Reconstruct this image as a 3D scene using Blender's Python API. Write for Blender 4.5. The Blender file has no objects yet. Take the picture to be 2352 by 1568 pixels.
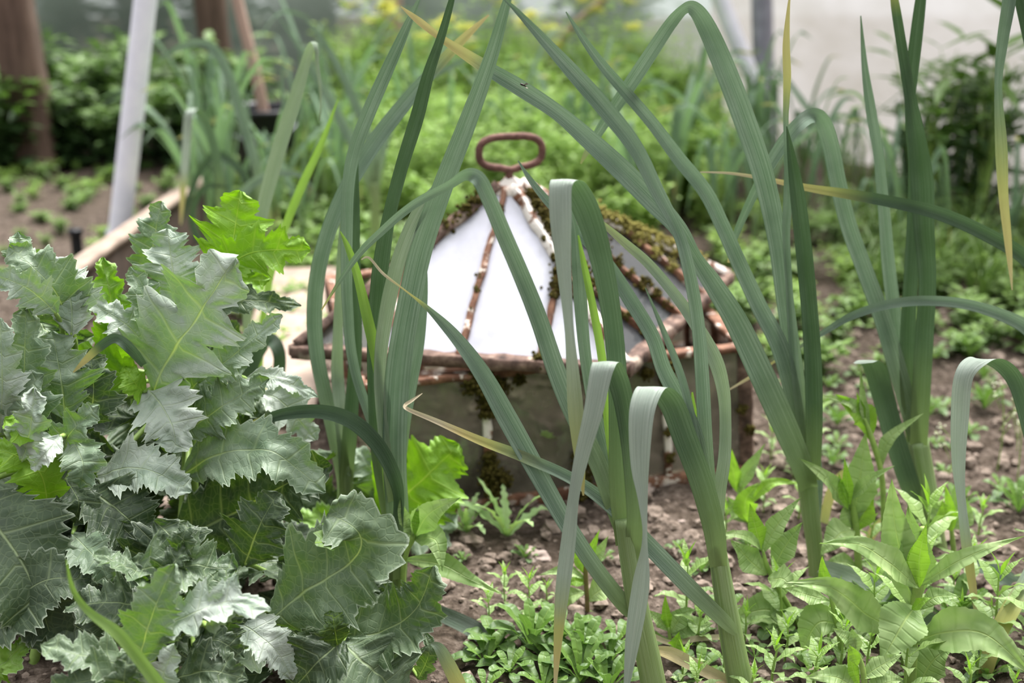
import bpy, math, random
from mathutils import Vector, Matrix, noise

random.seed(7)
SC = bpy.context.scene
COL = SC.collection

# ------------------------------------------------------------------ camera
F = 3267.0                      # focal length in photo pixels (50 mm on 36 mm)
PITCH = math.radians(18.0)
CAMZ = 0.85
CP, SP = math.cos(PITCH), math.sin(PITCH)
cam_d = bpy.data.cameras.new('camera'); cam = bpy.data.objects.new('camera', cam_d)
COL.objects.link(cam); SC.camera = cam
cam.location = (0, 0, CAMZ); cam.rotation_euler = (math.radians(90) - PITCH, 0, 0)
cam_d.lens = 50.0; cam_d.sensor_width = 36.0; cam_d.clip_start = 0.05; cam_d.clip_end = 200
cam_d.dof.use_dof = True; cam_d.dof.focus_distance = 1.50; cam_d.dof.aperture_fstop = 3.6

# ------------------------------------------------------------------ world / light / exposure
W = bpy.data.worlds.new('overcast'); SC.world = W; W.use_nodes = True
nt = W.node_tree; nt.nodes.clear()
wo = nt.nodes.new('ShaderNodeOutputWorld'); bg = nt.nodes.new('ShaderNodeBackground')
tc = nt.nodes.new('ShaderNodeTexCoord'); dot = nt.nodes.new('ShaderNodeVectorMath'); dot.operation = 'DOT_PRODUCT'
dot.inputs[1].default_value = (0.12, 0.36, 0.925)
rp = nt.nodes.new('ShaderNodeValToRGB')
rp.color_ramp.elements[0].position = 0.0; rp.color_ramp.elements[0].color = (0.015, 0.017, 0.015, 1)
rp.color_ramp.elements[1].position = 1.0; rp.color_ramp.elements[1].color = (1.0, 0.99, 1.0, 1)
e = rp.color_ramp.elements.new(0.45); e.color = (0.09, 0.094, 0.095, 1)
e = rp.color_ramp.elements.new(0.75); e.color = (0.60, 0.61, 0.63, 1)
mr = nt.nodes.new('ShaderNodeMapRange'); mr.inputs[1].default_value = -1; mr.inputs[2].default_value = 1
nt.links.new(tc.outputs['Generated'], dot.inputs[0]); nt.links.new(dot.outputs['Value'], mr.inputs[0])
nt.links.new(mr.outputs[0], rp.inputs[0]); nt.links.new(rp.outputs[0], bg.inputs[0])
bg.inputs[1].default_value = 1.55
nt.links.new(bg.outputs[0], wo.inputs[0])
sun_d = bpy.data.lights.new('soft_daylight', 'SUN'); sun_d.energy = 5.2; sun_d.angle = math.radians(26)
sun_d.color = (1.0, 0.98, 0.95)
sun = bpy.data.objects.new('soft_daylight', sun_d); COL.objects.link(sun)
sun.rotation_euler = (math.radians(-24), math.radians(14), 0)
SC.view_settings.view_transform = 'Standard'; SC.view_settings.look = 'None'
SC.view_settings.gamma = 1.0; SC.view_settings.exposure = 1.0
SC.view_settings.use_curve_mapping = False

# ------------------------------------------------------------------ pixel helpers
def ray(px, py):
    a, b = (px - 1176.0) / F, (784.0 - py) / F
    return Vector((a, CP + b * SP, -SP + b * CP))
def Q(px, py, H):                       # point of the ray on the upright plane Y = H
    r = ray(px, py); t = H / r.y
    return Vector((r.x * t, H, CAMZ + r.z * t))
def G(px, py, z=0.0):                   # point of the ray on the ground
    r = ray(px, py); t = (z - CAMZ) / r.z
    return Vector((r.x * t, r.y * t, z))
def GH(py, z=0.0): return G(1176, py, z).y
def depth(p): return p.y * CP + (CAMZ - p.z) * SP
CAMP = Vector((0, 0, CAMZ))

# ------------------------------------------------------------------ object helpers
def tag(o, label=None, cat=None, group=None, kind=None):
    if label: o['label'] = label
    if cat: o['category'] = cat
    if group: o['group'] = group
    if kind: o['kind'] = kind
    return o
def empty(name, loc, label=None, cat=None, group=None, rz=0):
    o = bpy.data.objects.new(name, None); COL.objects.link(o); o.location = loc
    o.rotation_euler = (0, 0, rz); o.empty_display_size = 0.02
    return tag(o, label, cat, group)
class MB:
    def __init__(s): s.v = []; s.f = []; s.uv = []; s.at = {}; s.mi = []
    def add(s, vs, fs, uvs=None, at=None, mi=0):
        b = len(s.v); s.v += [tuple(x) for x in vs]
        s.f += [tuple(i + b for i in f) for f in fs]; s.mi += [mi] * len(fs)
        s.uv += uvs if uvs else [(0, 0)] * len(vs)
        for k in set(list(s.at) + list(at or {})):
            l = s.at.setdefault(k, [])
            l += [0.0] * (b - len(l)); l += list(at[k]) if at and k in at else [0.0] * len(vs)
    def build(s, name, mats, parent=None, smooth=True, origin=None):
        me = bpy.data.meshes.new(name)
        off = Vector(origin) if origin is not None else (parent.matrix_basis.translation if parent else Vector())
        if parent is not None and origin is None:
            p = parent; off = Vector()
            while p: off += p.location; p = p.parent
        me.from_pydata([(x[0] - off.x, x[1] - off.y, x[2] - off.z) for x in s.v], [], s.f)
        ul = me.uv_layers.new(name='UVMap')
        li = [0] * len(me.loops); me.loops.foreach_get('vertex_index', li)
        buf = []
        for i in li: buf += s.uv[i]
        ul.data.foreach_set('uv', buf)
        for k, l in s.at.items():
            a = me.attributes.new(k, 'FLOAT', 'POINT'); a.data.foreach_set('value', l)
        if not isinstance(mats, (list, tuple)): mats = [mats]
        for m in mats: me.materials.append(m)
        if len(mats) > 1: me.polygons.foreach_set('material_index', s.mi)
        if smooth: me.polygons.foreach_set('use_smooth', [True] * len(me.polygons))
        me.update()
        o = bpy.data.objects.new(name, me); COL.objects.link(o)
        if parent: o.parent = parent
        elif origin is not None: o.location = off
        return o
def children(o): return [c for c in bpy.data.objects if c.parent == o]
def tree_of(o, ch=None):
    ch = ch or {}
    return o
_KIDS = {}
def copy_tree(o, parent=None):
    c = o.copy(); COL.objects.link(c); c.parent = parent
    if o.name not in _KIDS: _KIDS[o.name] = list(o.children)
    for k in _KIDS[o.name]: copy_tree(k, c)
    return c

def box(mb, c, sx, sy, sz, ax=None, mi=0):
    ax = ax or (Vector((1, 0, 0)), Vector((0, 1, 0)), Vector((0, 0, 1))); c = Vector(c)
    vs = [c + ax[0] * (sx / 2 * i) + ax[1] * (sy / 2 * j) + ax[2] * (sz / 2 * k) for i in (-1, 1) for j in (-1, 1) for k in (-1, 1)]
    mb.add(vs, [(0, 1, 3, 2), (4, 6, 7, 5), (0, 4, 5, 1), (2, 3, 7, 6), (0, 2, 6, 4), (1, 5, 7, 3)], mi=mi)
def beam(mb, a, b, w, t, up=Vector((0, 0, 1)), n=14, rough=0.0, seed=0, mi=0):
    """rectangular bar a->b, w wide, t thick along up, edges slightly worn"""
    a, b = Vector(a), Vector(b); d = (b - a); L = d.length; d.normalize()
    s = d.cross(up).normalized(); u = s.cross(d).normalized()
    prof = [(-.5, -.42), (-.42, -.5), (.42, -.5), (.5, -.42), (.5, .42), (.42, .5), (-.42, .5), (-.5, .42)]
    vs, uv, fs = [], [], []
    for i in range(n + 1):
        p = a + d * (L * i / n)
        for k, (x, y) in enumerate(prof):
            q = p + s * (x * w) + u * (y * t)
            if rough: q += noise.noise_vector(q * 45 + Vector((seed, 0, 0))) * rough
            vs.append(q); uv.append((i / n, k / 8))
    for i in range(n):
        for k in range(8):
            fs.append((i * 8 + k, i * 8 + (k + 1) % 8, (i + 1) * 8 + (k + 1) % 8, (i + 1) * 8 + k))
    fs.append(tuple(range(7, -1, -1))); fs.append(tuple(n * 8 + k for k in range(8)))
    mb.add(vs, fs, uv, mi=mi)
def crom(P, n):
    out = []
    m = len(P)
    for i in range(m - 1):
        p0 = P[max(i - 1, 0)]; p1 = P[i]; p2 = P[i + 1]; p3 = P[min(i + 2, m - 1)]
        for j in range(n):
            t = j / n; t2 = t * t; t3 = t2 * t
            out.append([0.5 * ((2 * b) + (-a + c) * t + (2 * a - 5 * b + 4 * c - d) * t2 + (-a + 3 * b - 3 * c + d) * t3)
                        for a, b, c, d in zip(p0, p1, p2, p3)])
    out.append(list(P[-1])); return out
def tube(mb, pts, rad, seg=10, n=6, at=None, mi=0, closed=False, cap=True):
    """pts: Vectors, rad: list or number"""
    if not isinstance(rad, (list, tuple)): rad = [rad] * len(pts)
    if closed:
        C = [Vector(p) for p in pts]; R = list(rad)
    else:
        c = crom([list(p) + [r] for p, r in zip(pts, rad)], n); C = [Vector(x[:3]) for x in c]; R = [x[3] for x in c]
    N = len(C); vs, uv, fs = [], [], []; prev = None
    for i in range(N):
        if closed: T = (C[(i + 1) % N] - C[i - 1]).normalized()
        else: T = (C[min(i + 1, N - 1)] - C[max(i - 1, 0)]).normalized()
        if prev is None: prev = T.orthogonal().normalized()
        s = (prev - T * prev.dot(T)).normalized(); prev = s; b = T.cross(s)
        for k in range(seg):
            a = 2 * math.pi * k / seg
            vs.append(C[i] + (s * math.cos(a) + b * math.sin(a)) * R[i]); uv.append((i / max(N - 1, 1), k / seg))
    M = N if closed else N - 1
    for i in range(M):
        j = (i + 1) % N
        for k in range(seg):
            fs.append((i * seg + k, i * seg + (k + 1) % seg, j * seg + (k + 1) % seg, j * seg + k))
    if not closed and cap:
        fs.append(tuple(range(seg - 1, -1, -1))); fs.append(tuple((N - 1) * seg + k for k in range(seg)))
    mb.add(vs, fs, uv, at={k: [v(u[0]) for u in uv] for k, v in (at or {}).items()}, mi=mi)

def lerp_list(L, t):
    if not L: return 0.0
    if t <= L[0][0]: return L[0][1]
    for (a, x), (b, y) in zip(L, L[1:]):
        if t <= b: return x + (y - x) * (t - a) / max(b - a, 1e-6)
    return L[-1][1]

# ------------------------------------------------------------------ materials
def C(r, g, b):
    f = lambda c: ((c / 255 + 0.055) / 1.055) ** 2.4 if c / 255 > 0.04045 else c / 255 / 12.92
    return (f(r), f(g), f(b), 1)
class NT:
    def __init__(s, name):
        s.m = bpy.data.materials.new(name); s.m.use_nodes = True; s.t = s.m.node_tree; s.t.nodes.clear()
        s.out = s.n('ShaderNodeOutputMaterial')
    def n(s, k, **kw):
        x = s.t.nodes.new(k)
        for a, b in kw.items(): setattr(x, a, b)
        return x
    def l(s, a, b): s.t.links.new(a, b)
    def val(s, sock, v):
        if isinstance(v, bpy.types.NodeSocket): s.l(v, sock)
        else: sock.default_value = v
    def mix(s, f, a, b):
        x = s.n('ShaderNodeMix', data_type='RGBA'); s.val(x.inputs[0], f); s.val(x.inputs[6], a); s.val(x.inputs[7], b); return x.outputs[2]
    def math(s, op, a, b=0.0, c=0.0, clamp=False):
        x = s.n('ShaderNodeMath', operation=op); x.use_clamp = clamp
        s.val(x.inputs[0], a); s.val(x.inputs[1], b); s.val(x.inputs[2], c); return x.outputs[0]
    def noise(s, vec, scale, detail=3, rough=0.55):
        x = s.n('ShaderNodeTexNoise'); x.inputs['Scale'].default_value = scale; x.inputs['Detail'].default_value = detail
        x.inputs['Roughness'].default_value = rough
        if vec is not None: s.l(vec, x.inputs['Vector'])
        return x.outputs[0]
    def ramp(s, f, stops):
        x = s.n('ShaderNodeValToRGB'); r = x.color_ramp
        while len(r.elements) > 2: r.elements.remove(r.elements[-1])
        r.elements[0].position = stops[0][0]; r.elements[0].color = stops[0][1]
        r.elements[1].position = stops[-1][0]; r.elements[1].color = stops[-1][1]
        for p, c in stops[1:-1]: e = r.elements.new(p); e.color = c
        s.l(f, x.inputs[0]); return x.outputs[0]
    def obj(s): return s.n('ShaderNodeTexCoord').outputs['Object']
    def uv(s): return s.n('ShaderNodeTexCoord').outputs['UV']
    def scaled(s, vec, sc):
        x = s.n('ShaderNodeVectorMath', operation='MULTIPLY'); s.l(vec, x.inputs[0]); x.inputs[1].default_value = sc; return x.outputs[0]
    def attr(s, name): return s.n('ShaderNodeAttribute', attribute_name=name).outputs['Fac']
    def bump(s, h, st, dist=0.002):
        x = s.n('ShaderNodeBump'); x.inputs['Strength'].default_value = st; x.inputs['Distance'].default_value = dist; s.l(h, x.inputs['Height']); return x.outputs[0]
    def princ(s, col, rough=0.6, spec=0.5, metal=0.0, normal=None):
        x = s.n('ShaderNodeBsdfPrincipled'); s.val(x.inputs['Base Color'], col); s.val(x.inputs['Roughness'], rough)
        x.inputs['Specular IOR Level'].default_value = spec; s.val(x.inputs['Metallic'], metal)
        if normal is not None: s.l(normal, x.inputs['Normal'])
        return x.outputs[0]
    def leaf(s, col, trans, amount=0.3, rough=0.5, spec=0.4, normal=None):
        p = s.princ(col, rough, spec, 0, normal)
        t = s.n('ShaderNodeBsdfTranslucent'); s.val(t.inputs[0], trans)
        m = s.n('ShaderNodeMixShader'); m.inputs[0].default_value = amount
        s.l(p, m.inputs[1]); s.l(t.outputs[0], m.inputs[2]); return m.outputs[0]
    def rand(s): return s.n('ShaderNodeObjectInfo').outputs['Random']
    def done(s, sh): s.l(sh, s.out.inputs[0]); return s.m
MAT = {}
def leek_mat(name, dark, mid, lite, trans, amount=0.22, back=None):
    k = NT(name); uv = k.uv()
    st = k.noise(k.scaled(uv, (1.5, 26, 1)), 1.0, 4, 0.7)
    st2 = k.noise(k.scaled(uv, (3.0, 70, 1)), 1.0, 2, 0.6)
    c = k.ramp(st, [(0.36, dark), (0.50, mid), (0.66, lite)])
    c = k.mix(k.math('MULTIPLY', k.ramp(st2, [(0.50, (0, 0, 0, 1)), (0.62, (1, 1, 1, 1))]), 0.34), c, lite)
    c = k.mix(k.math('MULTIPLY', k.rand(), 0.15), c, mid)
    big = k.noise(k.obj(), 14, 3)
    c = k.mix(k.ramp(big, [(0.45, (0, 0, 0, 1)), (0.7, (.4, .4, .4, 1))]), c, dark)
    if back:
        gm = k.n('ShaderNodeNewGeometry'); c = k.mix(gm.outputs['Backfacing'], c, k.ramp(st, [(0.3, back[0]), (0.5, back[1]), (0.72, back[2])]))
    # pale sheath and yellowing tip are the plant's own colours
    c = k.mix(k.attr('pale'), c, C(156, 178, 104))
    dr = k.math('ADD', k.attr('dry'), k.math('MULTIPLY', k.math('SUBTRACT', st2, 0.5), k.math('MULTIPLY', k.attr('dry'), 0.9)), clamp=True)
    dc = k.ramp(dr, [(0.0, C(130, 150, 70)), (0.35, C(196, 194, 116)), (0.6, C(216, 196, 130)), (1.0, C(220, 204, 174))])
    c = k.mix(k.ramp(dr, [(0.05, (0, 0, 0, 1)), (0.35, (1, 1, 1, 1))]), c, dc)
    tr = k.mix(0.5, c, trans)
    b = k.bump(k.math('ADD', st, st2), 0.8, 0.0011)
    return k.done(k.leaf(c, tr, amount, 0.40, 0.5, b))
MAT['leek'] = leek_mat('leek_leaf', C(62, 90, 70), C(106, 132, 110), C(184, 198, 182), C(96, 130, 70), .24)
MAT['leek_fold'] = leek_mat('leek_leaf_fold_skylit', C(48, 74, 50), C(76, 104, 78), C(122, 144, 118), C(96, 130, 60), .22, (C(140, 158, 142), C(176, 190, 176), C(212, 219, 208)))  # back of the fold painted silver for the sky light it catches
MAT['leek_dark'] = leek_mat('leek_leaf_dark', C(40, 62, 42), C(64, 88, 64), C(112, 132, 110), C(74, 110, 40))
MAT['leek_silver'] = leek_mat('leek_leaf_silver', C(98, 124, 96), C(138, 158, 132), C(186, 196, 178), C(130, 160, 80))
MAT['leek_bright'] = leek_mat('leek_leaf_bright', C(84, 120, 52), C(118, 152, 76), C(166, 188, 122), C(150, 200, 40), 0.35)
MAT['leek_back'] = leek_mat('leek_leaf_behind', C(84, 114, 84), C(112, 142, 112), C(150, 174, 148), C(120, 160, 70), 0.3)

def poppy_mat(name, top, top2, under, trans):
    k = NT(name); uv = k.uv(); o = k.obj()
    n1 = k.noise(o, 22, 4)
    c = k.ramp(n1, [(0.33, top), (0.66, top2)])
    vor = k.n('ShaderNodeTexVoronoi', feature='DISTANCE_TO_EDGE'); vor.inputs['Scale'].default_value = 110
    k.l(o, vor.inputs['Vector'])
    net = k.ramp(vor.outputs['Distance'], [(0.0, (1, 1, 1, 1)), (0.10, (0, 0, 0, 1))])
    sep = k.n('ShaderNodeSeparateXYZ'); k.l(uv, sep.inputs[0])
    av = k.math('ABSOLUTE', sep.outputs[1])
    wid = k.math('SUBTRACT', 0.050, k.math('MULTIPLY', sep.outputs[0], 0.030))
    mid = k.math('SUBTRACT', 1.0, k.math('DIVIDE', av, wid), clamp=True)
    lb = k.math('ABSOLUTE', k.math('SUBTRACT', k.math('FRACT', k.attr('lobe')), 0.62))
    vw = k.math('SUBTRACT', 0.075, k.math('MULTIPLY', av, 0.055))
    side = k.math('SUBTRACT', 1.0, k.math('DIVIDE', lb, vw), clamp=True)
    lb2 = k.math('ABSOLUTE', k.math('SUBTRACT', k.math('FRACT', k.math('ADD', k.math('MULTIPLY', k.attr('lobe'), 3.0), k.math('MULTIPLY', av, -0.7))), 0.5))
    side2 = k.math('MULTIPLY', k.math('SUBTRACT', 1.0, k.math('DIVIDE', lb2, 0.10), clamp=True), 0.16)
    vein = k.math('MAXIMUM', k.math('MULTIPLY', mid, 1.3), k.math('MAXIMUM', k.math('MULTIPLY', side, 0.55), side2), clamp=True)
    vein = k.math('MAXIMUM', vein, k.math('MULTIPLY', net, 0.18))
    edge = k.ramp(av, [(0.93, (0, 0, 0, 1)), (1.0, (.55, .55, .55, 1))])
    c = k.mix(k.math('MULTIPLY', vein, 0.42), c, C(180, 198, 148))
    c = k.mix(edge, c, C(196, 208, 186))
    cu = k.mix(k.math('MULTIPLY', vein, 0.5), under, C(170, 206, 70))
    gm = k.n('ShaderNodeNewGeometry')
    cc = k.mix(gm.outputs['Backfacing'], c, cu)
    h = k.math('ADD', k.math('MULTIPLY', vein, -1.0), k.math('MULTIPLY', n1, 1.2))
    b = k.bump(h, 0.55, 0.0022)
    rough = k.math('MULTIPLY_ADD', n1, 0.25, 0.38)
    tr = k.mix(k.math('MULTIPLY', vein, 0.6), trans, C(196, 220, 90))
    return k.done(k.leaf(cc, tr, 0.24, rough, 0.42, b))
MAT['poppy'] = poppy_mat('poppy_leaf', C(88, 110, 84), C(134, 150, 128), C(90, 124, 42), C(96, 140, 20))
MAT['poppy_silver'] = poppy_mat('poppy_leaf_silver', C(130, 148, 130), C(184, 192, 182), C(104, 136, 58), C(96, 140, 40))
MAT['poppy_mid'] = poppy_mat('poppy_leaf_half_shade', C(66, 86, 58), C(104, 122, 94), C(70, 100, 34), C(80, 120, 20))  # lower leaves, with half shade put into the colour
MAT['poppy_dark'] = poppy_mat('poppy_leaf_dark_shade', C(42, 58, 38), C(74, 92, 66), C(50, 74, 28), C(66, 100, 20))  # darkest tone, paints the shade low down and between leaves
MAT['poppy_green'] = poppy_mat('poppy_leaf_green', C(100, 138, 52), C(132, 168, 74), C(108, 148, 36), C(140, 200, 20))

def weed_mat(name, a, b, tr, amount=0.3, vein=True, scale=30):
    k = NT(name); uv = k.uv(); n1 = k.noise(k.obj(), scale, 3)
    c = k.ramp(n1, [(0.3, a), (0.7, b)])
    c = k.mix(k.math('MULTIPLY', k.rand(), 0.5), c, a)
    bn = None
    if vein:
        sep = k.n('ShaderNodeSeparateXYZ'); k.l(uv, sep.inputs[0])
        av = k.math('ABSOLUTE', sep.outputs[1])
        mid = k.math('SUBTRACT', 1.0, k.math('DIVIDE', av, 0.07), clamp=True)
        lb = k.math('ABSOLUTE', k.math('SUBTRACT', k.math('FRACT', k.attr('lobe')), 0.5))
        sd = k.math('MULTIPLY', k.math('SUBTRACT', 1.0, k.math('DIVIDE', lb, 0.16), clamp=True), 0.5)
        v = k.math('MAXIMUM', mid, sd)
        c = k.mix(k.math('MULTIPLY', v, 0.35), c, C(110, 140, 60))
        c = k.mix(k.math('MULTIPLY', mid, 0.5), c, C(190, 210, 130))
        bn = k.bump(k.math('ADD', k.math('MULTIPLY', v, -1.0), k.math('MULTIPLY', k.noise(k.obj(), 90, 2), 0.6)), 0.55, 0.0015)
    c = k.mix(k.attr('young'), c, C(136, 176, 56))
    return k.done(k.leaf(c, k.mix(0.4, tr, c), amount, 0.48, 0.4, bn))
MAT['herb'] = weed_mat('willowherb_leaf', C(112, 142, 78), C(172, 192, 132), C(130, 176, 60))
MAT['herb_bright'] = weed_mat('young_leaf', C(108, 150, 46), C(146, 182, 72), C(150, 205, 40), 0.36)
MAT['rosette'] = weed_mat('rosette_leaf', C(62, 90, 48), C(106, 132, 86), C(96, 136, 50))
MAT['thistle'] = weed_mat('sow_thistle_leaf', C(150, 184, 120), C(184, 206, 156), C(160, 200, 90))
MAT['lush'] = weed_mat('lush_foliage', C(104, 138, 54), C(164, 188, 100), C(150, 190, 80), 0.40, False)
MAT['mid'] = weed_mat('mid_foliage', C(72, 100, 46), C(118, 144, 76), C(120, 160, 60), 0.3, False)
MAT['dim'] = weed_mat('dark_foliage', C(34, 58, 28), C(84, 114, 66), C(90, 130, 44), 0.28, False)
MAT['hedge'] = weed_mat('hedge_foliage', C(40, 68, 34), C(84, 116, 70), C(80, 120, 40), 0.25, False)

def simple(name, a, b, scale, rough=0.7, metal=0.0, bump=0.0, spec=0.4, stretch=None, dist=0.003):
    k = NT(name); o = k.obj()
    if stretch: o = k.scaled(o, stretch)
    n1 = k.noise(o, scale, 6, 0.65)
    c = k.ramp(n1, [(0.3, a), (0.7, b)])
    return k.done(k.princ(c, rough, spec, metal, k.bump(n1, bump, dist) if bump else None))
MAT['stem'] = simple('green_stem', C(110, 140, 64), C(150, 176, 92), 40, 0.5)
MAT['red_stem'] = simple('reddish_stem', C(96, 72, 52), C(120, 118, 62), 60, 0.5)
MAT['dark_stem'] = simple('woody_stem', C(44, 40, 30), C(76, 70, 48), 30, 0.8)
MAT['soil'] = None
k = NT('crumbly_soil'); o = k.obj()
n1 = k.noise(o, 9, 6, 0.6); n2 = k.noise(o, 70, 6, 0.7); n3 = k.noise(o, 320, 3, 0.6)
c = k.ramp(n2, [(0.3, C(42, 35, 30)), (0.46, C(78, 67, 58)), (0.6, C(116, 103, 93)), (0.78, C(158, 145, 134))])
c = k.mix(k.ramp(n1, [(0.42, (0, 0, 0, 1)), (0.66, (.6, .6, .6, 1))]), c, C(70, 60, 48))
hh = k.math('ADD', n2, k.math('MULTIPLY', n3, 0.4))
MAT['soil'] = k.done(k.princ(c, 0.92, 0.15, 0, k.bump(hh, 1.0, 0.010)))
MAT['clod'] = simple('soil_clod', C(80, 69, 61), C(152, 137, 125), 70, 0.95, bump=0.8, spec=0.1)
MAT['stone'] = simple('pale_stone', C(128, 112, 104), C(172, 156, 146), 40, 0.85, bump=0.3)
k = NT('rusty_iron'); o = k.obj()
n1 = k.noise(o, 45, 6, 0.7); n2 = k.noise(o, 17, 4, 0.6)
c = k.ramp(n1, [(0.3, C(44, 34, 30)), (0.5, C(98, 78, 69)), (0.68, C(146, 122, 108))])
c = k.mix(k.ramp(n2, [(0.56, (0, 0, 0, 1)), (0.68, (.8, .8, .8, 1))]), c, C(206, 190, 172))
MAT['rust'] = k.done(k.princ(c, 0.85, 0.3, 0.1, k.bump(n1, 0.8, 0.002)))
k = NT('flaking_white_paint_on_rust'); o = k.obj()
n1 = k.noise(o, 45, 6, 0.7); n2 = k.noise(o, 26, 5, 0.7)
rc = k.ramp(n1, [(0.3, C(60, 38, 28)), (0.5, C(118, 78, 56)), (0.7, C(150, 110, 84))])
c = k.mix(k.ramp(n2, [(0.46, (0, 0, 0, 1)), (0.50, (1, 1, 1, 1))]), rc, C(222, 214, 206))
MAT['paint'] = k.done(k.princ(c, 0.7, 0.4, 0.0, k.bump(n2, 0.8, 0.003)))
k = NT('flaking_paint_mostly_rust'); o = k.obj()
n1 = k.noise(o, 45, 6, 0.7); n2 = k.noise(o, 26, 5, 0.7)
rc = k.ramp(n1, [(0.3, C(60, 38, 28)), (0.5, C(108, 74, 56)), (0.7, C(146, 108, 84))])
c = k.mix(k.ramp(n2, [(0.56, (0, 0, 0, 1)), (0.60, (1, 1, 1, 1))]), rc, C(206, 194, 182))
MAT['paint_rust'] = k.done(k.princ(c, 0.75, 0.3, 0.0, k.bump(n2, 0.8, 0.003)))
MAT['handle'] = simple('rusted_handle', C(70, 44, 38), C(124, 88, 78), 90, 0.8, bump=0.8)
MAT['moss'] = simple('moss_dark', C(34, 30, 14), C(96, 88, 40), 160, 0.95, bump=1.0, spec=0.1)
MAT['moss_gold'] = simple('moss_golden', C(84, 78, 34), C(156, 148, 84), 160, 0.95, bump=1.0, spec=0.1)
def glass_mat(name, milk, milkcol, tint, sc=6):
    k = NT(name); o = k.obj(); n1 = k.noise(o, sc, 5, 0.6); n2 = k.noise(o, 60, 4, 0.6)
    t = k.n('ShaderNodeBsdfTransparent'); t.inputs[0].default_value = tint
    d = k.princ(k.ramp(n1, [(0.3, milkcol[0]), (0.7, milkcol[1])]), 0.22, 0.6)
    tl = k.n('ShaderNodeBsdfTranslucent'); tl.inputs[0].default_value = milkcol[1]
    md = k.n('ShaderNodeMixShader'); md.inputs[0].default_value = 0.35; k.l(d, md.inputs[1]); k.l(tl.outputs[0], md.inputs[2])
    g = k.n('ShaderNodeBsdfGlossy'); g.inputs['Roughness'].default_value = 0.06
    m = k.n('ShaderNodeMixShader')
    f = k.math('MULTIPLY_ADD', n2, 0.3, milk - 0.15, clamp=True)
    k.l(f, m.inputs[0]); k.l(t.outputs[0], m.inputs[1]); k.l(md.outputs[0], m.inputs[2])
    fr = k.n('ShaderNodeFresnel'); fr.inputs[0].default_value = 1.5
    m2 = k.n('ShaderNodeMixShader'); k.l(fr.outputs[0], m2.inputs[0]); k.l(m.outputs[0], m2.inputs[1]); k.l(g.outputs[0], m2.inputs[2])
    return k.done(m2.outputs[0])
MAT['glass_white'] = glass_mat('limewashed_sky_white_glass', 0.97, (C(206, 206, 220), C(228, 228, 238)), (1, 1, 1, 1))  # limewash, with the lavender-white sky reflection put into its colour
MAT['glass_grey'] = glass_mat('cloudy_glass_reflected_grey', 0.62, (C(70, 70, 76), C(112, 116, 118)), (.85, .88, .86, 1))  # grey paints in the dimmer reflection of the side faces
MAT['glass_dirty'] = glass_mat('dirty_glass', 0.48, (C(58, 52, 44), C(158, 150, 136)), (.72, .75, .70, 1), 10)
MAT['glass_clear'] = glass_mat('clear_old_glass', 0.16, (C(150, 150, 144), C(190, 190, 184)), (.9, .93, .9, 1))
def film(name, col, tr):
    k = NT(name); o = k.obj(); n1 = k.noise(k.scaled(o, (1, 1, 2.2)), 2.2, 6, 0.6); n2 = k.noise(k.scaled(o, (3, 3, .6)), 5, 4, 0.6)
    c = k.ramp(n1, [(0.3, col[0]), (0.72, col[1])])
    c = k.mix(k.math('MULTIPLY', n2, 0.25), c, col[0])
    d = k.n('ShaderNodeBsdfDiffuse'); k.l(c, d.inputs[0]); t = k.n('ShaderNodeBsdfTranslucent'); k.l(c, t.inputs[0])
    m = k.n('ShaderNodeMixShader'); m.inputs[0].default_value = 0.5; k.l(d.outputs[0], m.inputs[1]); k.l(t.outputs[0], m.inputs[2])
    tp = k.n('ShaderNodeBsdfTransparent'); tp.inputs[0].default_value = (.95, .96, .95, 1)
    m2 = k.n('ShaderNodeMixShader'); m2.inputs[0].default_value = tr; k.l(m.outputs[0], m2.inputs[1]); k.l(tp.outputs[0], m2.inputs[2])
    return k.done(m2.outputs[0])
MAT['film_back'] = film('polythene_misty', (C(134, 150, 136), C(176, 188, 178)), 0.36)
MAT['film_right'] = film('polythene_stained', (C(170, 165, 157), C(204, 201, 201)), 0.08)
MAT['galv'] = simple('galvanised_steel', C(232, 232, 246), C(246, 246, 255), 30, 0.35, metal=0.0, spec=0.8)
MAT['galv_dull'] = simple('dull_galvanised_steel', C(128, 128, 138), C(160, 160, 172), 30, 0.45, metal=0.3)
MAT['post'] = simple('dark_timber', C(70, 54, 46), C(118, 96, 84), 8, 0.85, bump=0.5, stretch=(6, 6, .7))
MAT['pale_wood'] = simple('weathered_board', C(120, 104, 92), C(164, 146, 132), 9, 0.85, bump=0.4, stretch=(2, 2, 8))
MAT['dark_wood'] = simple('dark_board', C(54, 44, 38), C(96, 80, 70), 9, 0.9, bump=0.4)  # board sides, darker than the top edge
MAT['tool_wood'] = simple('tool_handle_wood', C(150, 122, 110), C(184, 156, 144), 9, 0.7, stretch=(5, 5, .6))
MAT['black_plastic'] = simple('black_plastic', C(20, 20, 24), C(36, 36, 42), 20, 0.45)
MAT['petal'] = simple('yellow_petal', C(206, 206, 60), C(228, 226, 90), 30, 0.6)
MAT['bud'] = simple('white_bud', C(190, 196, 150), C(226, 228, 206), 60, 0.7)
MAT['insect'] = simple('dark_insect', C(24, 18, 14), C(50, 38, 28), 200, 0.5)
MAT['wing'] = simple('insect_wing', C(120, 110, 100), C(150, 140, 130), 200, 0.3)

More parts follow.
